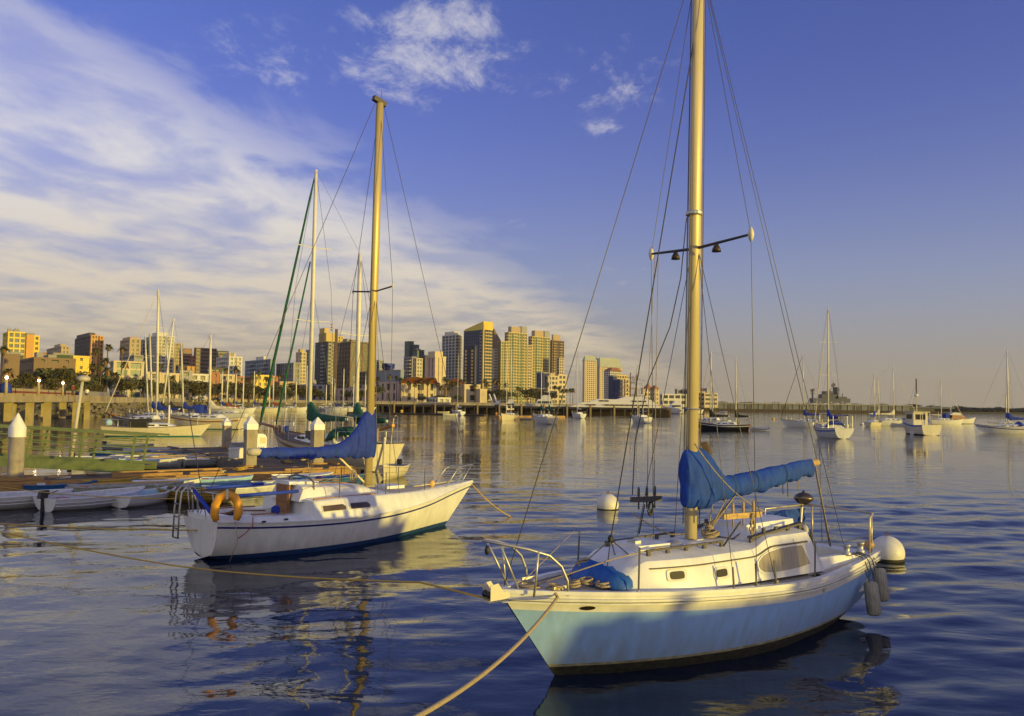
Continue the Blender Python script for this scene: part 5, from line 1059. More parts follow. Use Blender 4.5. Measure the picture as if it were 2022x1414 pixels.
def tower(label, xl, xc, xr, yt, Y, wm_=w_cream, gm=gl_dark, fh=3.5, bay=4., sp=.38, pw=.9, balc=(), pent=None, ang=GA, z0=LZ, cat='building', name='building', hip=None, plain=False, wl_=None, parapet=.9):
    C = P(xc, 785, Y); zt = P(xc, yt, Y).z - z0; d1 = Vector((math.cos(ang), math.sin(ang))); d2 = Vector((-d1.y, d1.x))
    def solve(px, d): k = slope(px); return (k * C.y - C.x) / (d.x - k * d.y)
    L1 = solve(xr, d1) if xr > xc else 16.; L2 = solve(xl, d2) if xl < xc else 16.
    if L1 < 3 or L1 > 160: L1 = min(max(abs(L1), 6), 60)
    if L2 < 3 or L2 > 160: L2 = min(max(abs(L2), 6), 60)
    o = thing(name, label, cat, (C.x, C.y, z0), ang, 'city buildings behind the harbour')
    if plain:
        MB().box(0, L1, 0, L2, -1, zt).build('wall', wm_, o)
    else:
        MB().box(.4, L1 - .4, .4, L2 - .4, -1, zt - .3).build('glazing', gm, o)
        m = MB(); nf = max(1, int(round(zt / fh))); f_ = zt / nf
        for i in range(nf): m.box(0, L1, 0, L2, i * f_ - (.6 if i == 0 else 0), i * f_ + f_ * sp)
        m.build('floor_bands', wm_, o, kind='stuff'); m = MB()
        n1 = max(1, int(round(L1 / bay))); n2 = max(1, int(round(L2 / bay))); b1_ = L1 / n1; b2_ = L2 / n2; zz_ = zt - .05
        for i in range(n1 + 1):
            x = min(max(i * b1_, pw / 2 - .06), L1 - pw / 2 + .06); m.box(x - pw / 2, x + pw / 2, -.07, .42, -.5, zz_); m.box(x - pw / 2, x + pw / 2, L2 - .42, L2 + .07, -.5, zz_)
        m.build('piers', wm_, o, kind='stuff'); m = MB()
        for i in range(n2 + 1):
            y = min(max(i * b2_, pw / 2 - .06), L2 - pw / 2 + .06); m.box(-.09, .40, y - pw / 2, y + pw / 2, -.45, zz_ - .02); m.box(L1 - .40, L1 + .09, y - pw / 2, y + pw / 2, -.45, zz_ - .02)
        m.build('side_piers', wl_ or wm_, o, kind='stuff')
        for face, a, b_, bm_ in balc:
            m = MB()
            for i in range(1, nf):
                z = i * f_
                if face == 'r': m.box(L1 * a, L1 * b_, -1.5, -.1, z, z + 1.05)
                else: m.box(-1.5, -.1, L2 * a, L2 * b_, z, z + 1.05)
            m.build('balconies', bm_, o, kind='stuff')
    if hip:
        h_, ins = hip; x0, x1, y0, y1 = -.6, L1 + .6, -.6, L2 + .6; b0 = [(x0, y0, zt), (x1, y0, zt), (x1, y1, zt), (x0, y1, zt)]; t0 = [(x0 + ins[0], y0 + ins[1], zt + h_), (x1 - ins[0], y0 + ins[1], zt + h_), (x1 - ins[0], y1 - ins[1], zt + h_), (x0 + ins[0], y1 - ins[1], zt + h_)]
        MB().loft([b0, t0], True, True, True).build('roof', hip_m[0], o)
    else: MB().box(-.2, L1 + .2, -.2, L2 + .2, zt - .04, zt + parapet).build('roof', wm_ if not plain else roof_g, o)
    rg = random.Random(int(xl * 7 + yt))
    if not hip and L1 > 9 and L2 > 9:
        for _ in range(3):
            a_, c_ = rg.uniform(.1, .7) * L1, rg.uniform(.1, .7) * L2; MB().box(a_, a_ + rg.uniform(2, .25 * L1), c_, c_ + rg.uniform(2, .25 * L2), zt + parapet - .1, zt + parapet + rg.uniform(1.2, 3.2)).build('roof_plant', roof_g, o)
    for p_ in (pent or ()):
        a0, a1, c0, c1, h_, pm = p_; MB().box(L1 * a0, L1 * a1, L2 * c0, L2 * c1, zt + .5, zt + h_).build('penthouse', pm, o)
    return o, L1, L2, zt
hip_m = [roof_red]
G = tower
# left group
o, L1, L2, zt = G('yellow hotel block with blue window grid at the far left', 0, 10, 46, 657, 500, w_yellow, gl_blue, 3.4, 3.2, .30, .8)
G('plain orange slab beside the yellow hotel', 45, 47, 62, 660, 505, w_orange, gl_dark, plain=True); G('narrow yellow stair wing of the hotel with ribbed windows', 60, 62, 73, 665, 515, w_yellow, gl_dark, 3.4, 9, .45, .8)
G('low tan office block between the yellow hotel and the dark tower', 88, 117, 134, 685, 720, w_tan, gl_dark, 3.6, 4, .45, 1.6, pent=((.2, .9, .2, .6, 3.5, w_tan),)); G('small brick red block beside the tan office', 77, 82, 89, 697, 730, w_brick, gl_dark, plain=True)
G('dark glass tower with orange corner strips rising behind the palms', 143, 174, 199, 664, 760, w_dark, gl_blue, 3.8, 5, .26, .7, pent=((.0, .45, .1, .9, 4., w_dark),)); G('orange window strip tower on the dark tower corner', 173, 175, 182, 663, 748, w_orange, gl_dark, 3.8, 3.5, .40, 1.1); G('orange rear strip of the dark tower', 191, 192, 200, 665, 758, w_orange, gl_dark, 3.8, 3.5, .40, 1.1)
G('brown netted construction block at the left edge', 0, 2, 17, 698, 330, w_brown, gl_dark, plain=True); G('long brown netted construction building above the park trees', 16, 64, 146, 709, 340, w_brown, gl_dark, 4.2, 5, .72, 2.6); G('bright yellow scaffolded block beside the brown netting', 136, 142, 173, 706, 352, w_yellow, gl_dark, 3.6, 6, .62, 2.6)
G('yellow sheathed upper storey behind the brown netting', 66, 70, 98, 703, 372, w_yellow, gl_dark, plain=True); G('dark green sheathed roof block above the brown netting', 98, 102, 140, 700, 376, wallm('green_sheath', (.05, .09, .045)), gl_dark, plain=True); G('yellow sheathed corner next to the hotel base', 16, 18, 42, 702, 378, w_yellow, gl_dark, plain=True)
G('tan tower with a cross shaped top panel behind the palms', 233, 252, 274, 671, 720, w_tan, gl_dark, 3.8, 4.5, .35, 1.8, pent=((.1, .9, .1, .9, 3., w_tan),)); G('low grey wing below the tan tower', 233, 262, 280, 703, 640, w_grey, gl_dark, 3.8, 8, .5, .8)
G('pale glass office with tall cream columns behind the palms', 215, 222, 282, 715, 440, w_cream, gl_teal, 4.2, 7, .22, 1.6); G('slim grey glass block behind the cream columns', 272, 277, 285, 672, 820, w_grey, gl_dark, 3.5, 4, .3, .8)
G('tall white and blue apartment tower behind the masts', 283, 307, 340, 664, 800, w_white, gl_blue, 3.3, 3.6, .36, 1.0, balc=(('r', .05, .3, w_cream), ('r', .6, .95, w_cream)), pent=((.1, .7, .1, .6, 4.5, w_white),)); G('cream topped dark tower right of the apartment tower', 338, 341, 358, 679, 860, w_tan, gl_dark, 3.5, 4, .3, 1.)
G('red brick banded office behind the marina masts', 355, 358, 376, 689, 900, w_brick, gl_dark, 3.8, 30, .48, .6); G('dark brown office with wide stripe bands', 380, 384, 425, 688, 850, w_brown, gl_dark, 4., 26, .45, .6); G('charcoal rear half of the striped office', 424, 427, 448, 694, 870, w_dark, gl_dark, 4., 26, .5, .6)
G('brick brown block below the charcoal office', 372, 376, 384, 704, 820, w_brick, gl_dark, 3.8, 10, .5, .8)
G('white apartment block with shaded left side behind the slim masts', 425, 450, 476, 706, 600, w_white, gl_blue, 3.2, 3.6, .38, 1.1, balc=(('l', .3, .6, w_white), ('r', .5, .8, w_cream)), pent=((.2, .7, .2, .7, 3.8, w_cream),)); G('long grey blue apartment block with a roof stair box', 482, 532, 541, 711, 650, w_blueg, gl_blue, 3.2, 3.6, .40, 1.1, balc=(('l', .1, .3, w_blueg), ('l', .6, .8, w_blueg)), pent=((.2, .9, .3, .6, 3.6, w_white),))
G('grey columned hall with lit yellow right side', 544, 578, 592, 718, 640, w_grey, gl_dark, 4.4, 4.2, .20, 1.5); G('stepped cream tower behind the columned hall', 582, 588, 603, 697, 800, w_cream, gl_dark, 3.4, 3.4, .42, 1.2, pent=((.2, .8, .2, .8, 4., w_gold),)); G('slim grey green glass tower beside the green furled sails', 602, 608, 617, 692, 830, w_grey, gl_green, 3.4, 5, .26, .6)
G('large dark glass apartment tower with yellow stepped top', 620, 645, 662, 676, 720, w_dark, gl_blue, 3.3, 4, .24, .7, balc=(('l', .2, .45, w_grey), ('r', .3, .8, w_tan)), pent=((.0, .95, .15, .75, 9, w_gold), (.0, .5, .3, .7, 13.5, w_gold)))
G('yellow topped rear part of the dark apartment tower', 640, 646, 676, 664, 760, w_gold, gl_dark, 3.3, 3.4, .5, 1.4, pent=((.1, .5, .1, .8, 3.5, w_gold),)); G('unfinished concrete frame tower with open floors', 657, 690, 726, 676, 660, w_brown, gl_dark, 3.4, 5.2, .22, .8, pent=((.3, .8, .3, .5, 3., w_brown),))
G('grey low shed with a blue peaked roof behind the county building', 744, 790, 797, 732, 640, w_blueg, gl_blue, plain=True, hip=None); hip_m[0] = mat('blue_metal_roof', (.06, .08, .26), .5); G('hall with blue peaked roof seen over the shed', 755, 768, 776, 728, 660, w_navy, gl_dark, plain=True, hip=(4.5, (7, 3))); hip_m[0] = roof_red
G('small teal block behind the yellow mast', 742, 747, 756, 713, 700, w_grey, gl_teal, 3.6, 4, .3, .6)
G('tall teal glass tower with curved shoulder', 797, 806, 815, 675, 920, w_dark, gl_teal, 4., 12, .12, .4); G('teal glass middle step of the curved tower', 813, 817, 821, 682, 915, w_dark, gl_teal, 4., 12, .12, .4); G('lower teal glass wing of the curved tower', 812, 822, 836, 692, 900, w_dark, gl_teal, 4., 12, .12, .4)
G('grey glass apartments in front of the teal tower', 796, 812, 821, 706, 760, w_grey, gl_blue, 3.3, 4, .3, .7, balc=(('l', .1, .5, w_cream),)); G('white yellow balcony block beside the pink tower', 819, 821, 833, 709, 740, w_cream, gl_green, 3.3, 4, .38, 1.); G('dark grey slab behind the pink tower', 831, 838, 848, 703, 800, w_dark, gl_dark, 3.5, 5, .3, .8)
G('white gridded tower left of the yellow crowned tower', 871, 897, 911, 662, 900, w_white, gl_blue, 3.4, 6.5, .16, .7, balc=(('r', .05, .9, w_cream),), pent=((.0, .8, .1, .8, 4.5, w_white),))
o, L1, L2, zt = G('dark blue tower with a bright yellow crown slab', 914, 951, 971, 651, 860, w_navy, gl_blue, 3.4, 3.6, .20, .6, balc=(('r', .2, .9, w_gold), ('l', .02, .1, w_grey)))
MB().prism([(-.3, -1.8, zt), (-.3, L2 * .95, zt), (-.3, L2 * .95, zt + 2.), (-.3, -1.8, zt + 9)], (L1 * .5, 0, 0)).build('yellow_crown', w_yellow, o); MB().box(-.4, 1.0, -2.0, -.1, 0, zt + 6).build('yellow_fin', w_gold, o); MB().box(L1 * .3, L1, -.6, 2.2, zt, zt + 9).build('yellow_parapet', w_yellow, o)
o, L1, L2, zt = G('lower twin shaft with two gold window columns before the dark blue tower', 915, 936, 941, 684, 790, w_navy, gl_dark, 3.4, 4, .22, .6)
for a in (.12, .72): 
    m = MB(); [m.box(-.6, -.12, L2 * a, L2 * a + 2.6, k * 3.4, k * 3.4 + 2.) for k in range(1, int(zt / 3.4))]; m.build('gold_bays', mat('gold_panel', (.8, .5, .08), .35), o, kind='stuff')
o, L1, L2, zt = G('white banded tower with a slanted triangular roof', 971, 974, 989, 690, 1000, w_cream, gl_blue, 3.6, 20, .45, .8); MB().prism([(0, 0, zt), (L1, 0, zt), (L1, 0, zt + 10), (0, 0, zt + 26)], (0, L2, 0)).build('slanted_roof', w_brown, o)
G('green glass low slab at the left of the twin towers', 985, 988, 1004, 675, 890, w_gold, gl_green, 3.3, 4., .26, .8, balc=(('r', .4, .95, w_cream),)); G('left of two tall green glass twin towers', 995, 1003, 1040, 657, 900, w_gold, gl_green, 3.3, 4.2, .22, .7, balc=(('r', .2, .42, w_cream), ('r', .7, .85, w_cream), ('l', .1, .6, w_cream)), pent=((.15, .65, .1, .9, 7.5, w_tan), (.68, .98, .0, .9, 8.5, w_grey)))
G('slim cream balcony wing between the twin towers', 1039, 1041, 1050, 683, 930, w_cream, gl_dark, 3.3, 4, .4, .8); G('right of two tall green glass twin towers', 1042, 1050, 1085, 665, 960, w_gold, gl_green, 3.3, 4.2, .22, .7, balc=(('r', .2, .42, w_cream), ('r', .72, .9, w_cream), ('l', .1, .6, w_cream)), pent=((.15, .65, .1, .9, 8, w_tan), (.68, .98, .0, .9, 8.5, w_grey)))
G('brown balcony tower at the right end of the tall row', 1085, 1089, 1113, 673, 1000, w_brown, gl_dark, 3.3, 4, .36, .9, balc=(('r', .1, .3, w_tan), ('r', .6, .8, w_tan)), pent=((.1, .7, .1, .8, 8, w_tan),)); G('lower cream shaft on the brown tower corner', 1098, 1104, 1113, 708, 960, w_cream, gl_dark, 3.3, 4, .4, 1.)
G('navy blue block below the twin towers', 1059, 1072, 1083, 737, 600, w_navy, gl_dark, plain=True); G('cream office block right of the navy block', 1080, 1082, 1102, 744, 600, w_cream, gl_blue, 3.6, 4, .4, 1.1, pent=((.3, .8, .2, .8, 3., w_tan),)); G('yellow cream office at the end of the palm row', 1100, 1102, 1118, 742, 610, w_cream, gl_blue, 3.6, 4, .42, 1.2)
# hotel towers with mansard roofs
hip_m[0] = roof_cu
G('rear hotel tower with a steep pale green roof', 1150, 1154, 1178, 712, 1380, w_cream, gl_dark, 3.4, 4.6, .42, 2.2, hip=(9.0, (3., 3.5))); G('front hotel tower with a tall pale green mansard roof', 1176, 1184, 1228, 724, 1450, w_cream, gl_dark, 3.4, 4.6, .42, 2.2, hip=(17, (5, 5.))); G('projecting bay of the rear hotel tower', 1176, 1178, 1184, 716, 1470, w_tan, gl_dark, 3.4, 4, .45, 1.6, hip=(10, (2.5, 3)))
hip_m[0] = roof_red
G('white balcony hotel with red gabled top before the mansard towers', 1192, 1205, 1228, 732, 1280, w_white, gl_dark, 3.4, 4.5, .42, 1.2, balc=(('l', .2, .8, w_white),), hip=(5, (8, 4)))
G('navy and gold office block below the mansard hotel', 1201, 1210, 1218, 743, 720, w_navy, gl_dark, plain=True); G('gold topped building behind the navy block', 1209, 1217, 1238, 742, 730, w_gold, gl_dark, 3.6, 4, .45, 1.2); G('navy right block of the office group', 1212, 1224, 1229, 750, 700, w_navy, gl_dark, plain=True); G('cream ribbed right end of the office group', 1228, 1230, 1242, 750, 715, w_cream, gl_dark, 3.6, 4, .45, 1.2)
G('cream waterfront hall with a dark hipped roof', 1266, 1272, 1292, 768, 800, w_cream, gl_dark, 4., 5, .4, 1.6, hip=(5, (8, 4))); G('round cornered cream tower with red roof', 1290, 1293, 1301, 768, 780, w_cream, gl_dark, 4., 4, .4, 1.2, hip=(3.5, (3, 3)))
G('wide pale office block left of the near mast', 1303, 1308, 1356, 780, 620, w_white, gl_dark, 3.8, 5.5, .42, 1.1, ang=math.radians(12)); G('raised rear storey of the wide pale office', 1333, 1337, 1360, 770, 650, w_grey, gl_dark, 3.8, 6, .4, 1., ang=math.radians(12)); G('pale office wing right of the near mast', 1372, 1374, 1392, 775, 625, w_cream, gl_dark, 3.8, 9, .5, .8, ang=math.radians(14)); G('right end cream wing of the pale offices', 1389, 1391, 1417, 778, 620, w_cream, gl_dark, 3.8, 9, .5, .8, ang=math.radians(14)); G('small grey roof tower on the cream wing', 1394, 1396, 1405, 769, 640, w_grey, gl_dark, plain=True)
# low waterfront rows at the left
for k, (xl, xc, xr, yt, Y_, w_, lb) in enumerate(((285, 290, 316, 738, 360, w_cream, 'yellow lit low hotel behind the blue masts'), (312, 316, 352, 740, 370, w_cream, 'long yellow low hotel with two window rows'), (350, 354, 378, 735, 380, w_grey, 'grey gabled low house behind the leaning mast'), (368, 372, 410, 741, 400, w_white, 'white columned low hall in the marina background'), (412, 416, 432, 738, 420, w_brick, 'orange brick low house behind the boom mast'), (430, 434, 462, 742, 430, w_cream, 'cream low house with flat parapet'), (458, 462, 496, 746, 440, w_brick, 'brick and cream low shop row'), (500, 504, 530, 743, 440, w_yellow, 'yellow low apartments beside the green stay'), (526, 530, 548, 745, 450, w_brick, 'red brick low wing between the green stays'), (345, 350, 372, 724, 520, w_dark, 'dark flat block behind the yellow hotel'), (366, 368, 382, 726, 500, w_orange, 'small orange house above the yellow hotel'), (404, 410, 446, 728, 520, w_dark, 'dark low block under the charcoal office'), (590, 612, 640, 762, 470, w_grey, 'grey low terminal behind the ketch mast'), (545, 552, 580, 756, 450, w_tan, 'tan low house between the green stays and the masts'))):
    G(lb, xl, xc, xr, yt, Y_, w_, gl_dark, 3.6, 4.2, .48, 1.6)
# county building on the waterfront
hip_m[0] = roof_red
cb = 430
G('cream county hall tower, shaded side coloured pink', 841, 858, 879, 706, 500, w_cream, gl_dark, 4.2, 4.4, .12, 2.4, wl_=w_shade_pink, pent=((.05, .8, .1, .9, 4, w_cream),))  # side piers get a pinker wall: shade put into the colour
G('long left wing of the county hall, shade put in as pink', 658, 700, 760, 770, 470, w_shade_pink, gl_dark, 4.4, 7, .30, 3.6); G('left pavilion of the county hall, shade put in as pink', 748, 786, 792, 757, 445, w_shade_pink, gl_dark, 4.4, 6, .30, 3.2); G('cream middle block of the county hall under red tiles', 788, 792, 868, 757, 425, w_cream, gl_dark, 4.6, 7, .34, 3.8, ang=math.radians(24), hip=(3.2, (4, 8))); G('cream right block of the county hall under red tiles', 876, 880, 918, 760, 430, w_cream, gl_dark, 4.6, 7, .34, 3.8, ang=math.radians(24), hip=(3.2, (4, 8))); G('cream right pavilion of the county hall', 914, 917, 948, 762, 424, w_cream, gl_dark, 4.4, 6, .4, 3.2, ang=math.radians(24)); G('low cream porch at the right end of the county hall', 945, 948, 961, 771, 420, w_cream, gl_dark, 4.4, 6, .4, 3., ang=math.radians(24))  # left wing and pavilion carry their shade as pink wall colour
G('small white kiosk with a flat roof on the quay', 842, 865, 890, 788, 405, w_white, gl_blue, 3.2, 4, .3, 1.2, ang=math.radians(30))
# construction hoist and flag on the frame tower
hm_ = thing('construction_hoist', 'tall thin hoist mast beside the unfinished tower', 'crane', P(661, 785, 655)); hz_ = P(661, 650, 655).z - hm_.location.z
MB().box(-1., 1., -1., 1., 0, hz_).build('hoist_mast', wallm('hoist_steel', (.17, .11, .08)), hm_)
# flag over the town
fp = P(655, 700, 640); fl = thing('flag', 'small striped flag on a pole above the unfinished tower', 'flag', fp); fz = P(655, 641, 640).z - fp.z
MB().tube([(0, 0, -60), (0, 0, fz)], .18, 5).build('flag_pole', alu, fl)
for k in range(5): MB().box(-1.4, 0, -.05 * (k % 2) - .02, .05, fz - .6 - k * 1.05, fz - .6 - k * 1.05 + 1.0).build('stripe', w_white if k % 2 else mat('flag_red', (.4, .04, .05), .8), fl)

# ------------------------------------------------------------------ wooden pier, long terminal, carrier, far shore
dk_t = mat('dark_pier_timber', (.07, .05, .03), .9, var=.3); pilem = mat('pier_pile', (.26, .19, .10), .85, var=.3)
wp = thing('timber_pier', 'long dark timber pier on piles along the far waterfront', 'pier', (0, 0, 0)); A_, B_ = W(700, 810.5), W(1318, 821); d_ = (B_ - A_); u_ = d_.normalized(); n_ = Vector((-u_.y, u_.x, 0))
MB().beam(A_ + Vector((0, 0, 2.4)) + n_ * 6, B_ + Vector((0, 0, 2.4)) + n_ * 6, 12, .8).build('pier_deck', dk_t, wp); MB().beam(A_ + Vector((0, 0, .8)) + n_ * 9, B_ + Vector((0, 0, .8)) + n_ * 9, 5, 2.6).build('pier_bracing', dk_t, wp)
for k in range(42):
    a = A_ + d_ * (k + .3 * (k % 3)) / 42.5; MB().tube([a + Vector((0, 0, -1)), a + Vector((0, 0, 2.2 if k % 3 else 3.6))], .28 if k % 3 else .42, 7).build('pier_pile', pilem if k % 3 == 0 else dk_t, wp)
MB().beam(A_ + Vector((0, 0, 3.7)) + n_ * 1, B_ + Vector((0, 0, 3.7)) + n_ * 1, .1, .12).build('hand_rail', pilem, wp); 
fd = thing('marina_float', 'low floating marina dock in front of the timber pier', 'dock', (0, 0, 0)); MB().beam(W(690, 815, .2), W(960, 820, .2), 3., .5).build('float_deck', dk_t, fd); MB().beam(W(968, 832, .2) + Vector((0, 60, 0)), W(1130, 828, .2) + Vector((0, 40, 0)), 3, .5).build('float_deck', timber, fd)
tm = thing('pier_terminal', 'long low grey teal terminal on its own quay at the right', 'building', (0, 0, 0)); A_, B_ = W(1385, 813.5), W(1852, 820); A_ = P(1385, 810, 640); B_ = P(1852, 810, 640); A_.z = B_.z = 0; d_ = B_ - A_; u_ = d_.normalized()
w_teal = mat('teal_wall_panel', (.17, .18, .185), .7, var=.15, vscale=.1); n_ = Vector((-u_.y, u_.x, 0))
MB().beam(A_ + Vector((0, 0, 1.0)) + n_ * 10, B_ + Vector((0, 0, 1.0)) + n_ * 10, 34, 2.0).build('quay', dk_t, tm); MB().beam(A_ + Vector((0, 0, 4.1)) + n_ * 14, B_ - u_ * 22 + Vector((0, 0, 4.1)) + n_ * 14, 24, 4.2).build('wall', w_teal, tm); MB().beam(A_ + Vector((0, 0, 6.5)) + n_ * 14, B_ - u_ * 20 + Vector((0, 0, 6.5)) + n_ * 14, 27, .7).build('roof', w_grey, tm)
for k in range(30): a = A_ + (d_ - u_ * 24) * (k + .5) / 30 + n_ * 1.7; MB().beam(a + Vector((0, 0, 2)), a + Vector((0, 0, 6.2)), .35, .35, (0, 1, 0)).build('column', w_grey, tm)
for k in range(11): a = A_ + (d_ - u_ * 24) * (k + .7) / 11.5 + n_ * 1.94; MB().obox(a + Vector((0, 0, 3.6)), u_ * 3, n_ * .1, (0, 0, 1.5)).build('loading_door', w_dark, tm)
for k in range(24): a = A_ + d_ * (k + .5) / 24 - n_ * 6; MB().tube([a, a + Vector((0, 0, 2.3))], .5, 6).build('quay_fender', dk_t, tm)
cv = thing('aircraft_carrier', 'grey aircraft carrier with island mast and deck aircraft behind the terminal', 'ship', P(1560, 785, 760)); ck = cv.location.copy(); cg = mat('navy_grey', (.11, .11, .125), .7, var=.15, vscale=.05)
def cvp(px, py): q_ = P(px, py, 760) - ck; return (q_.x, q_.z)
x0, z0_ = cvp(1480, 803); x1, _ = cvp(1845, 803); zz_ = cvp(1700, 802)[1]
MB().box(x0, x1, 0, 32, -ck.z, zz_ - 1.5).build('hull', cg, cv); MB().box(x0 - 3, x1 + 16, -6, 40, zz_ - 1.5, zz_ + .2).build('flight_deck', cg, cv)
for a, b_, c_, e_ in ((1615, 1690, 786, 803), (1633, 1665, 778, 787), (1660, 1683, 783, 787), (1640, 1656, 772, 779), (1663, 1666, 764, 784)):
    xa, za = cvp(a, c_); xb, zb = cvp(b_, e_); MB().box(xa, xb, 12, 22, zb, za).build('island_block', cg, cv)
for a, c_, r_ in ((1659, 755, .6), (1617, 768, .9), (1668, 770, .5), (1652, 768, .4), (1677, 776, .4)):
    xa, za = cvp(a, c_); xb, zb = cvp(a, 803); MB().tube([(xa, 16, zb), (xa, 16, za)], r_, 6).build('mast', cg, cv)
for a, c_ in ((1617, 770), (1667, 770), (1659, 760)): xa, za = cvp(a, c_); MB().obox((xa, 16, za), (1.9, 0, .5), (0, .4, 0), (-.2, 0, 1.3)).build('radar', cg, cv); MB().tube([(xa - 2.2, 16, za - 3), (xa + 2.2, 16, za - 3)], .25, 5).build('yardarm', cg, cv)
for k in range(9):
    xa, za = cvp(1500 + 22 * k, 801); m = MB(); m.lathe([(.1, -5), (.9, -3), (1., 2), (.2, 5)], 8, (xa, 4, za + 1.6), (1, .3, .1)); m.box(xa - 2, xa + 1.5, 0, 8, za + 1.5, za + 1.8); m.box(xa - 5, xa - 3.4, 3.8, 4.2, za + 1.6, za + 3.6); m.build('deck_aircraft', w_grey, cv)
for k in range(46):
    px = 1842 + (k * 37) % 200; yt = 803 + (k * 13) % 9 - (3 if k % 7 == 0 else 0) + (px - 1842) * .012; Y_ = 862 + (k * 29) % 60 + (px - 1842) * .3; t_ = P(px, yt, Y_); tree('hazy grey tree in the belt along the far right shore', (t_.x, Y_, 1.), max(t_.z - 1., 5), 17 + k % 9, k, 'hazy trees on the far right shore', crown_far, .25, .85)
for k in range(26):
    px = 1420 + (k * 53) % 420; yt = 794 + (k * 7) % 6; Y_ = 900 + (k * 17) % 60; t_ = P(px, yt + (px - 1420) * .011, Y_); tree('hazy tree showing over the terminal roof', (t_.x, Y_, 2.), max(t_.z - 2, 7), 16 + k % 8, k, 'trees beyond the terminal', crown_far)
m = MB(); m.prism([(360, 860, -1), (1400, 1000, -1), (1400, 2900, -1), (300, 2900, -1)], (0, 0, 2.2)); struct(m.build('far_shore_ground', mat('far_shore_soil', (.06, .055, .04), .95)))

# ------------------------------------------------------------------ evening haze over the harbour
hb = MB().box(-3950, 3950, -450, 3950, -4, 175).build('haze', None, None); hb['kind'] = 'stuff'
hm2 = bpy.data.materials.new('evening_haze'); hm2.use_nodes = True; nt = hm2.node_tree; nt.nodes.clear(); ho = nt.nodes.new('ShaderNodeOutputMaterial'); hv = nt.nodes.new('ShaderNodeVolumePrincipled')
hv.inputs['Color'].default_value = (.95, .93, .92, 1); hv.inputs['Density'].default_value = .00006; hv.inputs['Anisotropy'].default_value = .2; nt.links.new(hv.outputs[0], ho.inputs['Volume']); hb.data.materials.append(hm2)
# ------------------------------------------------------------------ yachts at the left
R_ = math.radians
def at(px, py): return W(px, py)
sp_ = at(203, 861)
def hull_only():
    o = sailboat('sailboat', 'long cream sloop hull lying low in front of the left yachts', (sp_.x, sp_.y, 0), R_(12), L=10.3, beam=1.4, free=1.05, hullm=cream, boot=tealb, masts=((.60, 3.2, 0),), cover=None, lines=False, spread=False, booms=False, dodger=cream, group='yachts at the left moorings')
    MB().box(2.6, 4.4, -.9, .9, .9, 1.75).build('side_curtain', canvas_k, o); MB().lathe([(.3, 0), (.35, .3), (.2, .6)], 10, (.5, 0, 1.1)).build('engine_cover', lblue, o, True)
hull_only()
def sb(px, py, deg, label, along=0., **k):
    """px, py: waterline point `along` metres from the transom"""
    q_ = at(px, py); a = R_(deg); return sailboat('sailboat', label, (q_.x - math.cos(a) * along, q_.y - math.sin(a) * along, 0), a, **k)
LY = dict(group='yachts at the left moorings')
sb(345, 846, 168, 'grey bowed sloop with a blue boom cover and the tallest left mast', L=9.6, beam=1.6, free=1.25, hullm=mat('grey_hull', (.30, .27, .24), .6, var=.2), masts=((.28, 18.2, .5),), cover=canvas_b, wr=.014, mr=.14, sprit=1.0, furl=cream, **LY)
o = sb(478, 848, 176, 'cream motor sailer with a red line, windscreen and teal boot top', L=10.5, beam=1.75, free=1.55, hullm=cream, stripe=wood, boot=tealb, masts=((.42, 12.3, .2),), cover=cream, wr=.014, mr=.13, **LY)
MB().loft([[(5.2, y, 2.0), (5.7, y, 2.0), (6.3, y * .8, 3.1), (5.3, y * .8, 3.1)] for y in (-1.2, 1.2)], True, True, True).build('wheelhouse', canvas_b, o); MB().quad((6.34, -.9, 3.0), (6.34, .9, 3.0), (5.78, 1.1, 2.05), (5.78, -1.1, 2.05)).build('windscreen', glassd, o)
for px, py, deg, lb, top, px2, kw in ((318, 838, 170, 'white sloop with a black sail cover and leaning mast behind the left yachts', 629, 348, dict(cover=canvas_k, L=9)), (300, 833, 165, 'yacht with a bright blue cover far behind at the left', 655, 292, dict(cover=canvas_b, L=8.5)), (362, 834, 172, 'cream ketch hull with a long blue boom cover in the back row', 678, 356, dict(cover=canvas_b, L=10)), (335, 832, 175, 'dark sloop behind the blue covers at the left', 662, 327, dict(cover=canvas_k, L=9, hullm=cream)), (292, 832, 176, 'small white sloop at the back of the left moorings', 660, 285, dict(cover=None, L=8)), (446, 826, 174, 'sloop with a rust red boom cover in the back row', 722, 452, dict(cover=mat('rust_canvas', (.30, .07, .02), .8), L=9))):
    q_ = at(px, py); tp_ = P(px2, top, q_.y); sb(px, py, deg, lb, along=kw['L'] * .5, beam=1.4, free=1.15, masts=((.5, tp_.z, (math.cos(R_(deg)) * (tp_.x - q_.x)) * .9),), wr=.016, mr=.12, **{k_: v_ for k_, v_ in kw.items()}, **LY)
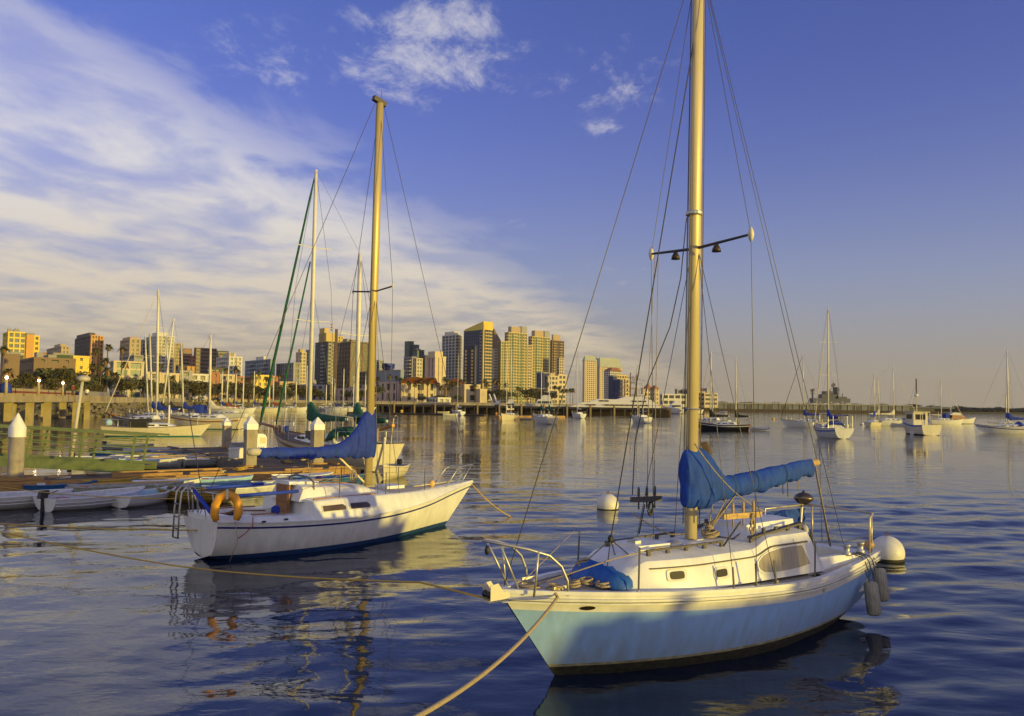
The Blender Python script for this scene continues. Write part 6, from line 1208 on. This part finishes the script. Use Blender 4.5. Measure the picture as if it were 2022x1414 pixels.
# marina row
for k, (px, py, top, cov, ln) in enumerate(((467, 814, 738, canvas_b, 9), (476, 815, 742, None, 9), (503, 813, 733, canvas_b, 10), (528, 814, 752, canvas_k, 9), (541, 813, 742, mat('red_canvas', (.45, .03, .03), .8), 9), (581, 812, 745, canvas_b, 10), (607, 811, 722, None, 11), (652, 811, 745, cream, 11), (680, 811, 728, canvas_c, 12), (641, 811, 760, None, 9), (662, 812, 748, canvas_b, 9), (695, 812, 742, canvas_k, 9), (565, 812, 750, canvas_c, 9), (718, 812, 738, None, 10), (440, 817, 735, canvas_b, 9))):
    q_ = at(px, py); tp_ = P(px, top, q_.y); sb(px, py, (172, 5, 178, 12)[k % 4], ['white yacht berthed by the shore, %s' % s_ for s_ in ('first mast from the left pier', 'bare boom', 'beside the first palm', 'black cover', 'red cover', 'blue cover under the rear green stay', 'behind the ketch main mast', 'long white hull', 'cream cover beside the ketch mizzen', 'short mast', 'blue cover between the ketch masts', 'black cover right of the ketch mizzen', 'cream cover between the green stays', 'bare boom at the row end', 'blue cover at the row start')][k], along=ln * .5, L=ln, beam=1.5, free=1.35, masts=((.55, tp_.z, 0),), cover=cov, wr=.02, mr=.16, hullm=white if k % 3 else cream, lines=True, pulpit=False, group='marina yachts berthed by the shore')
# moored boats in open water
OW = dict(group='yachts moored in the open harbour')
def top_of(px, yt, Y_): return P(px, yt, Y_).z
sb(914, 821, 118, 'small white sloop moored before the county hall, awning over the boom', along=0, L=8, beam=1.35, free=1.3, masts=((.5, top_of(915, 700, 245), 0),), cover=white, wr=.016, mr=.09, **OW)
sb(1003, 829.5, 250, 'cluttered cream ketch with two tall close masts moored before the green towers', along=4.5, L=9, beam=1.6, free=1.25, masts=((.62, top_of(1002, 688, 188), 0), (.28, top_of(1005, 690, 188), 0)), cover=canvas_c, hullm=cream, wr=.014, **OW)
sb(1092, 838, 110, 'white ketch seen from its sunlit transom, green covers', along=0, L=10, beam=1.75, free=1.5, masts=((.6, top_of(1071, 730, 168), 0), (.2, top_of(1087, 740, 160), 0)), cover=canvas_g, wr=.014, transom=cream, **OW)
sb(1152, 826.5, 110, 'small white sloop stern on, left of the rigging of the blue sloop', along=0, L=7.5, beam=1.35, free=1.3, masts=((.55, top_of(1151, 695, 223), 0),), cover=canvas_c, wr=.014, **OW)
sb(1280, 836, 105, 'white two masted yacht stern on, behind the blue sloop shrouds', along=0, L=9, beam=1.6, free=1.35, masts=((.62, top_of(1264, 722, 183), 0), (.3, top_of(1275, 748, 178), 0)), cover=None, wr=.014, **OW)
sb(1482, 851, 158, 'black hulled ketch with a white sheer line right of the near mast', along=0, L=8.6, beam=1.35, free=1.0, hullm=mat('black_hull', (.018, .018, .022), .35), stripe=white, masts=((.72, top_of(1433, 697, 131), -.1), (.26, top_of(1464, 707, 129), 0)), cover=canvas_k, wr=.012, transom=wood, furl=pine, **OW)
sb(1420, 843, 150, 'white cruiser with high clutter just right of the near mast', along=2, L=8, beam=1.5, free=1.3, masts=((.4, top_of(1404, 745, 150), 0),), cover=None, wr=.012, bimini=cream, **OW)
sb(1640, 845, 160, 'white sloop with a blue boom cover left of the tallest right yacht', along=0, L=9.0, beam=1.5, free=1.2, masts=((.52, top_of(1597, 705, 160), .2),), cover=canvas_b, wr=.013, bimini=cream, furl=canvas_k, **OW)
o = sb(1668, 867, 90, 'white sloop with blue dodger and the tallest mast of the right moorings', along=0, L=9.8, beam=1.75, free=1.35, masts=((.52, top_of(1656, 612, 106), -.3),), stripe=mat('mid_blue_stripe', (.04, .12, .45), .5), cover=canvas_b, dodger=canvas_b, bimini=canvas_b, wr=.012, mr=.095, furl=cream, **OW)
sb(1722, 842, 40, 'small sloop with a dark cover moored beside the white schooner', along=2, L=6.5, beam=1.2, free=.95, masts=((.5, top_of(1717, 740, 178), 0),), cover=canvas_b, hullm=cream, wr=.012, **OW)
sb(1722, 840.5, 4, 'long white two masted yacht in full sun at the right', along=0, L=9.8, beam=1.6, free=1.35, masts=((.51, top_of(1771, 722, 178), 0), (.16, top_of(1736, 742, 180), 0)), cover=cream, stripe=None, wr=.014, furl=cream, sprit=.8, **OW)
sb(1858, 838, 2, 'white sloop half hidden by the workboat, pale furled jib', along=3, L=9, beam=1.4, free=1.2, masts=((.35, top_of(1844, 748, 205), 0),), cover=None, wr=.014, furl=cream, **OW)
sb(1992, 856, 172, 'white sloop with blue stripe and blue covers cut by the right edge', along=4.4, L=9.6, beam=1.5, free=1.15, masts=((.46, top_of(1997, 694, 134), 0),), stripe=navy, cover=canvas_b, dodger=canvas_b, wr=.012, mr=.10, **OW)
sb(1986, 846, 185, 'small sloop with a bare mast behind the right edge yacht', along=3, L=7, beam=1.2, free=1.0, masts=((.4, top_of(1982, 776, 170), 0),), cover=canvas_b, wr=.012, **OW)
# workboat, motor cruiser
wb_ = at(1862, 860); wk = thing('workboat', 'cream workboat with a wheelhouse and dark mast, stern to the camera', 'boat', (wb_.x - 1.6, wb_.y, 0), R_(92)); st = [(0, .1, 1.45, 1.5, -.1, .12), (2.4, 2.4, 1.6, 1.4, -.4, .16), (5, 5, 1.45, 1.7, -.4, .3), (7, 6.6, .7, 2.1, -.3, .6), (8, 7.2, .02, 2.4, -.1, .9)]
Bd, tr, Ew = hull(st, [('s', 0), ('s', .22), ('z', .15), ('k', 0)], ['sheer_stripe', 'topsides', 'bottom'], ns=20); [Bd[k_].build(k_, m_, wk, True) for k_, m_ in dict(sheer_stripe=mat('mid_blue_stripe'), topsides=cream, bottom=black).items()]
tr.build('transom', cream, wk); deck(Ew, .03, -.25).build('deck', nonskid, wk); MB().box(3.0, 5.2, -1.1, 1.1, 1.4, 3.3).build('wheelhouse', cream, wk)
for y in (-.75, .05): MB().box(2.97, 2.99, y, y + .68, 2.2, 3.0).build('aft_window', glassd, wk)
for sg in (1, -1): MB().box(3.3, 4.9, sg * 1.12 - .01, sg * 1.12 + .01, 2.3, 3.0).build('side_window', glassd, wk)
MB().box(2.6, 5.5, -1.25, 1.25, 3.3, 3.4).build('roof', cream, wk); spar((4, 0, 3.3), (4, 0, top_of(1844, 748, 120)), .1, .1, 8).build('mast', mat('dark_mast', (.12, .08, .05), .7), wk)
for x in (.3, 2.6):
    for sg in (1, -1): MB().tube([(x, sg * 1.2, 1.4), (x, sg * 1.2, 3.3)], .05, 6).build('awning_post', cream, wk)
MB().tube([(2.2, 1.0, 3.3), (2.2, 1.0, 5.6)], .07, 6).build('radar_pole', cream, wk); MB().lathe([(.05, -.2), (.3, -.1), (.3, .1), (.1, .25)], 10, (2.2, 1.0, 5.8)).build('radar_dome', white, wk, True)
for sg in (1, -1): T(wk, 'stay', [(6.8, sg * .6, 2.2), (4, 0, top_of(1844, 755, 120))], .014, wire)
dinghy('dinghy', 'small grey tender tied behind the workboat', (at(1800, 858).x, at(1800, 858).y, 0), R_(10), L=2.9, beam=.7, free=.5, om=white_old, im=grey, thwarts=1, group='tenders on the water', lap=False)
mc_ = at(1862, 836.5); mo = thing('motor_cruiser', 'sunlit white motor cruiser with a brown cabin at the right', 'boat', (mc_.x, mc_.y, 0), R_(3)); st = [(0, .1, 1.5, 1.1, -.1, .12), (3, 3, 1.7, 1.1, -.4, .2), (6, 6, 1.5, 1.3, -.3, .32), (8, 7.5, .7, 1.6, -.2, .6), (9, 8.2, .02, 1.8, 0, .9)]
Bd, tr, Ew = hull(st, [('s', 0), ('z', .1), ('k', 0)], ['topsides', 'bottom'], ns=16); Bd['topsides'].build('topsides', white, mo, True); Bd['bottom'].build('bottom', black, mo, True); tr.build('transom', white, mo); deck(Ew, .03, -.05).build('deck', white_old, mo)
MB().loft([[(1.6, y, 1.1), (6.3, y * .8, 1.3), (5.0, y * .75, 2.2), (2.0, y * .85, 2.3)] for y in (-1.3, 1.3)], True, True, True).build('cabin', wood, mo); MB().loft([[(1.2, y, 2.32), (4.6, y, 2.22), (4.2, y * .8, 2.9), (2.6, y * .8, 3.0)] for y in (-1.1, 1.1)], True, True, True).build('flybridge', cream, mo); MB().box(.2, 1.2, -1., 1., 1.1, 2.7).build('blue_curtain', canvas_b, mo); MB().tube([(2.2, 0, 2.9), (2.2, 0, 4.6)], .07, 6).build('mast', white, mo)
# superyacht and motor yachts at the pier
wy = mat('yacht_white', (.66, .63, .58), .35)
sy = thing('superyacht', 'very large white motor yacht with a dark window band alongside the timber pier', 'yacht', P(1312, 800, 345)); sy.location.z = 0; sy.rotation_euler = (0, 0, math.pi + R_(1)); sy.scale = (1, 1, .66); Lx = (P(1312, 800, 345) - P(1096, 800, 345)).x
st = [(0, .5, 3.6, 3.9, -.5, .10), (.3 * Lx, .3 * Lx, 4.2, 4.0, -.5, .14), (.6 * Lx, .6 * Lx, 3.9, 4.4, -.5, .2), (.85 * Lx, .8 * Lx, 2.2, 5.2, -.5, .5), (Lx, .9 * Lx, .05, 6.2, -.3, .9)]
Bd, tr, Ew = hull(st, [('s', 0), ('z', .4), ('k', 0)], ['topsides', 'bottom'], ns=20); Bd['topsides'].build('topsides', wy, sy, True); Bd['bottom'].build('bottom', navy, sy, True); tr.build('transom', wy, sy); deck(Ew, .1, -.1).build('deck', white_old, sy)
def yblock(parent, x0, x1, x2, x3, z0, z1, w, m_, nm): MB().loft([[(x0, y, z0), (x3, y * .8, z0), (x2, y * .7, z1), (x1, y * .9, z1)] for y in (-w, w)], True, True, True).build(nm, m_, parent)
yblock(sy, .04 * Lx, .10 * Lx, .76 * Lx, .88 * Lx, 4.0, 7.2, 3.9, wy, 'main_superstructure'); yblock(sy, .10 * Lx, .14 * Lx, .62 * Lx, .70 * Lx, 7.2, 9.4, 3.3, wy, 'upper_deck_house'); yblock(sy, .16 * Lx, .19 * Lx, .36 * Lx, .44 * Lx, 9.4, 11.2, 2.6, wy, 'sun_deck_house')
for x0, x1, zz_, w_ in ((.16, .58, 5.7, 3.93), (.64, .76, 5.7, 3.5), (.18, .32, 8.3, 3.26), (.52, .62, 8.3, 2.9)): 
    for k in range(max(1, int((x1 - x0) / .045))):
        xa = (x0 + .045 * k) * Lx; MB().box(xa, xa + .038 * Lx, -w_, w_, zz_ - .45, zz_ + .4).build('window', glassd, sy)
MB().tube([(.22 * Lx, 0, 11), (.19 * Lx, 0, 14)], .25, 6).build('radar_mast', wy, sy)
def myacht(px, py, Lpx, Y_, label, deg=180, h=1.0):
    L_ = Lpx * Y_ / F; q_ = P(px, 800, Y_); o = thing('motor_yacht', label, 'yacht', (q_.x, Y_, 0), R_(deg), 'motor yachts along the timber pier')
    st = [(0, .2, 2 * h, 2.2 * h, -.3, .12), (.4 * L_, .4 * L_, 2.3 * h, 2.3 * h, -.4, .2), (.75 * L_, .72 * L_, 1.7 * h, 2.7 * h, -.4, .4), (L_, .88 * L_, .04, 3.3 * h, -.2, .9)]
    Bd, tr, Ew = hull(st, [('s', 0), ('z', .2), ('k', 0)], ['topsides', 'bottom'], ns=14); Bd['topsides'].build('topsides', wy, o, True); Bd['bottom'].build('bottom', navy, o, True); tr.build('transom', wy, o); deck(Ew, .05, -.05).build('deck', white_old, o)
    yblock(o, .08 * L_, .14 * L_, .58 * L_, .7 * L_, 2.3 * h, 4.3 * h, 2. * h, wy, 'deck_house'); yblock(o, .16 * L_, .2 * L_, .42 * L_, .5 * L_, 4.3 * h, 5.6 * h, 1.6 * h, wy, 'flybridge')
    for k in range(7): xa = (.17 + .06 * k) * L_; MB().box(xa, xa + .042 * L_, -2.0 * h, 2.0 * h, 3.0 * h, 3.7 * h).build('window', glassd, o)
    return o
myacht(1098, 0, 62, 340, 'white passenger yacht with a row of square windows left of the superyacht', 180, 1.35); myacht(1020, 0, 36, 345, 'white motor yacht moored behind the timber pier, left of the passenger yacht', 182, 1.0); myacht(992, 0, 26, 350, 'smaller white motor yacht beside the leaning spars', 178, .9); myacht(1348, 0, 40, 380, 'cream ferry at the right end of the timber pier', 185, 1.1); myacht(1356, 0, 34, 372, 'low white motor yacht beyond the pier end', 2, .7)
# tall ship
ts = thing('tall_ship', 'dark hulled tall ship with square yards behind the superyacht', 'ship', P(1282, 800, 440)); ts.location.z = 0; ts.rotation_euler = (0, 0, math.pi)
st = [(0, 1, 3, 4.6, 0, .2), (10, 10, 3.6, 4, -.5, .25), (20, 19, 2.6, 4.5, -.5, .5), (27, 23, .05, 5.5, 0, .9)]; Bd, tr, Ew = hull(st, [('s', 0), ('k', 0)], ['hull'], ns=12); Bd['hull'].build('hull', w_dark, ts, True); deck(Ew, .1, -.1).build('deck', wood, ts)
for px, yt in ((1245, 736), (1257, 740), (1233, 748)):
    x_ = -(P(px, 760, 440) - ts.location).x; zt_ = P(px, yt, 440).z; m_ = spar((x_, 0, 3), (x_, 0, zt_), .35, .35, 7).build('mast', w_brown, ts)
    for f_ in (.35, .55, .72, .86): zz_ = 3 + (zt_ - 3) * f_; MB().tube([(x_ - 4.2 * (1.15 - f_ * .7), -3.2 * (1.15 - f_ * .7), zz_), (x_ + 4.2 * (1.15 - f_ * .7), 3.2 * (1.15 - f_ * .7), zz_)], .16, 5).build('yard', w_brown, m_)
for k in range(8): T(ts, 'rigging', [(2 + 3 * k, 2.5 * (-1) ** k, 4), (-(P(1245 + 6 * (k % 3), 760, 440) - ts.location).x, 0, P(1245, 742, 440).z)], .06, wire, 4)
# leaning spars by the waterfront
for px, lb in ((976, 'pale leaning derrick spar on the quay, left one of two'), (985, 'pale leaning derrick spar on the quay, right one of two')):
    a = P(px - 24 + 14, 778, 350); b_ = P(px + 2, 812, 350); d_ = tag(MB().tube([a, b_], .35, 7).build('derrick_spar', white, None, True), lb, 'spar', 'leaning spars on the quay')
# buoys and tenders on open water
for px, py, r_, c_, lb in ((985, 823.5, .42, 'mooring_white', 'white buoy left of the cluttered cream ketch'), (1246, 831, .45, 'mooring_white', 'white buoy left of the two masted stern-on yacht'), (1395, 841, .45, 'mooring_white', 'white buoy left of the black ketch'), (1527, 828, .40, 'mooring_yellow', 'yellow buoy on open water right of the black ketch'), (1573, 842, .45, 'mooring_white', 'white buoy at the bow of the blue covered sloop'), (1702, 839, .42, 'mooring_white', 'white buoy left of the small dark covered sloop'), (1801, 841, .42, 'mooring_white', 'white buoy at the bow of the sunlit two masted yacht'), (1956, 852, .45, 'mooring_white', 'white buoy left of the right edge yacht'), (793, 813, .6, 'mooring_yellow', 'yellow buoy right of the yellow mast'), (447, 856, .42, 'mooring_white', 'white buoy behind the shaded pile'), (476, 846, .35, 'mooring_white', 'white buoy at the stern of the cream motor sailer'), (177, 852, .22, 'mooring_orange', 'small orange buoy under the concrete pier'), (938, 821, .35, 'mooring_orange', 'orange buoy right of the awning sloop'), (980, 817, .4, 'mooring_orange', 'orange buoy near the leaning spars'), (1018, 828, .35, 'mooring_orange', 'orange buoy at the stern of the cluttered ketch')): buoy(lb, W(px, py), r_, .95, c_, False)
dinghy('dinghy', 'cream tender afloat behind the cluttered ketch', (W(1026, 829).x, W(1026, 829).y, 0), 0.1, L=3.2, beam=.7, free=.45, om=cream, im=grey, thwarts=1, group='tenders on the water', lap=False)
dinghy('dinghy', 'low white tender left of the small county hall sloop', (W(875, 821).x, W(875, 821).y, 0), 0.05, L=4.4, beam=.8, free=.6, om=white, im=white, thwarts=1, group='tenders on the water', lap=False); dinghy('dinghy', 'cream float raft by the marina dock', (W(864, 816).x, W(864, 816).y, 0), 0., L=4.4, beam=1., free=.6, om=cream, im=cream, thwarts=1, group='tenders on the water', lap=False)
inf = thing('inflatable', 'grey and white inflatable tender right of the black ketch', 'dinghy', W(1483, 849.5), R_(-6)); MB().tube([(0, .7, .28), (1.9, .7, .3), (2.5, .45, .38), (2.8, 0, .42), (2.5, -.45, .38), (1.9, -.7, .3), (0, -.7, .28)], .24, 10).build('tube', mat('inflatable_grey', (.55, .52, .46), .6), inf, True); MB().box(0, 2.3, -.6, .6, .12, .2).build('floor', grey, inf); MB().box(0, .06, -.55, .55, .1, .6).build('transom', white, inf); MB().lathe([(.1, 0), (.14, .15), (.1, .3)], 8, (-.1, 0, .6)).build('outboard_cowl', wood, inf, True)
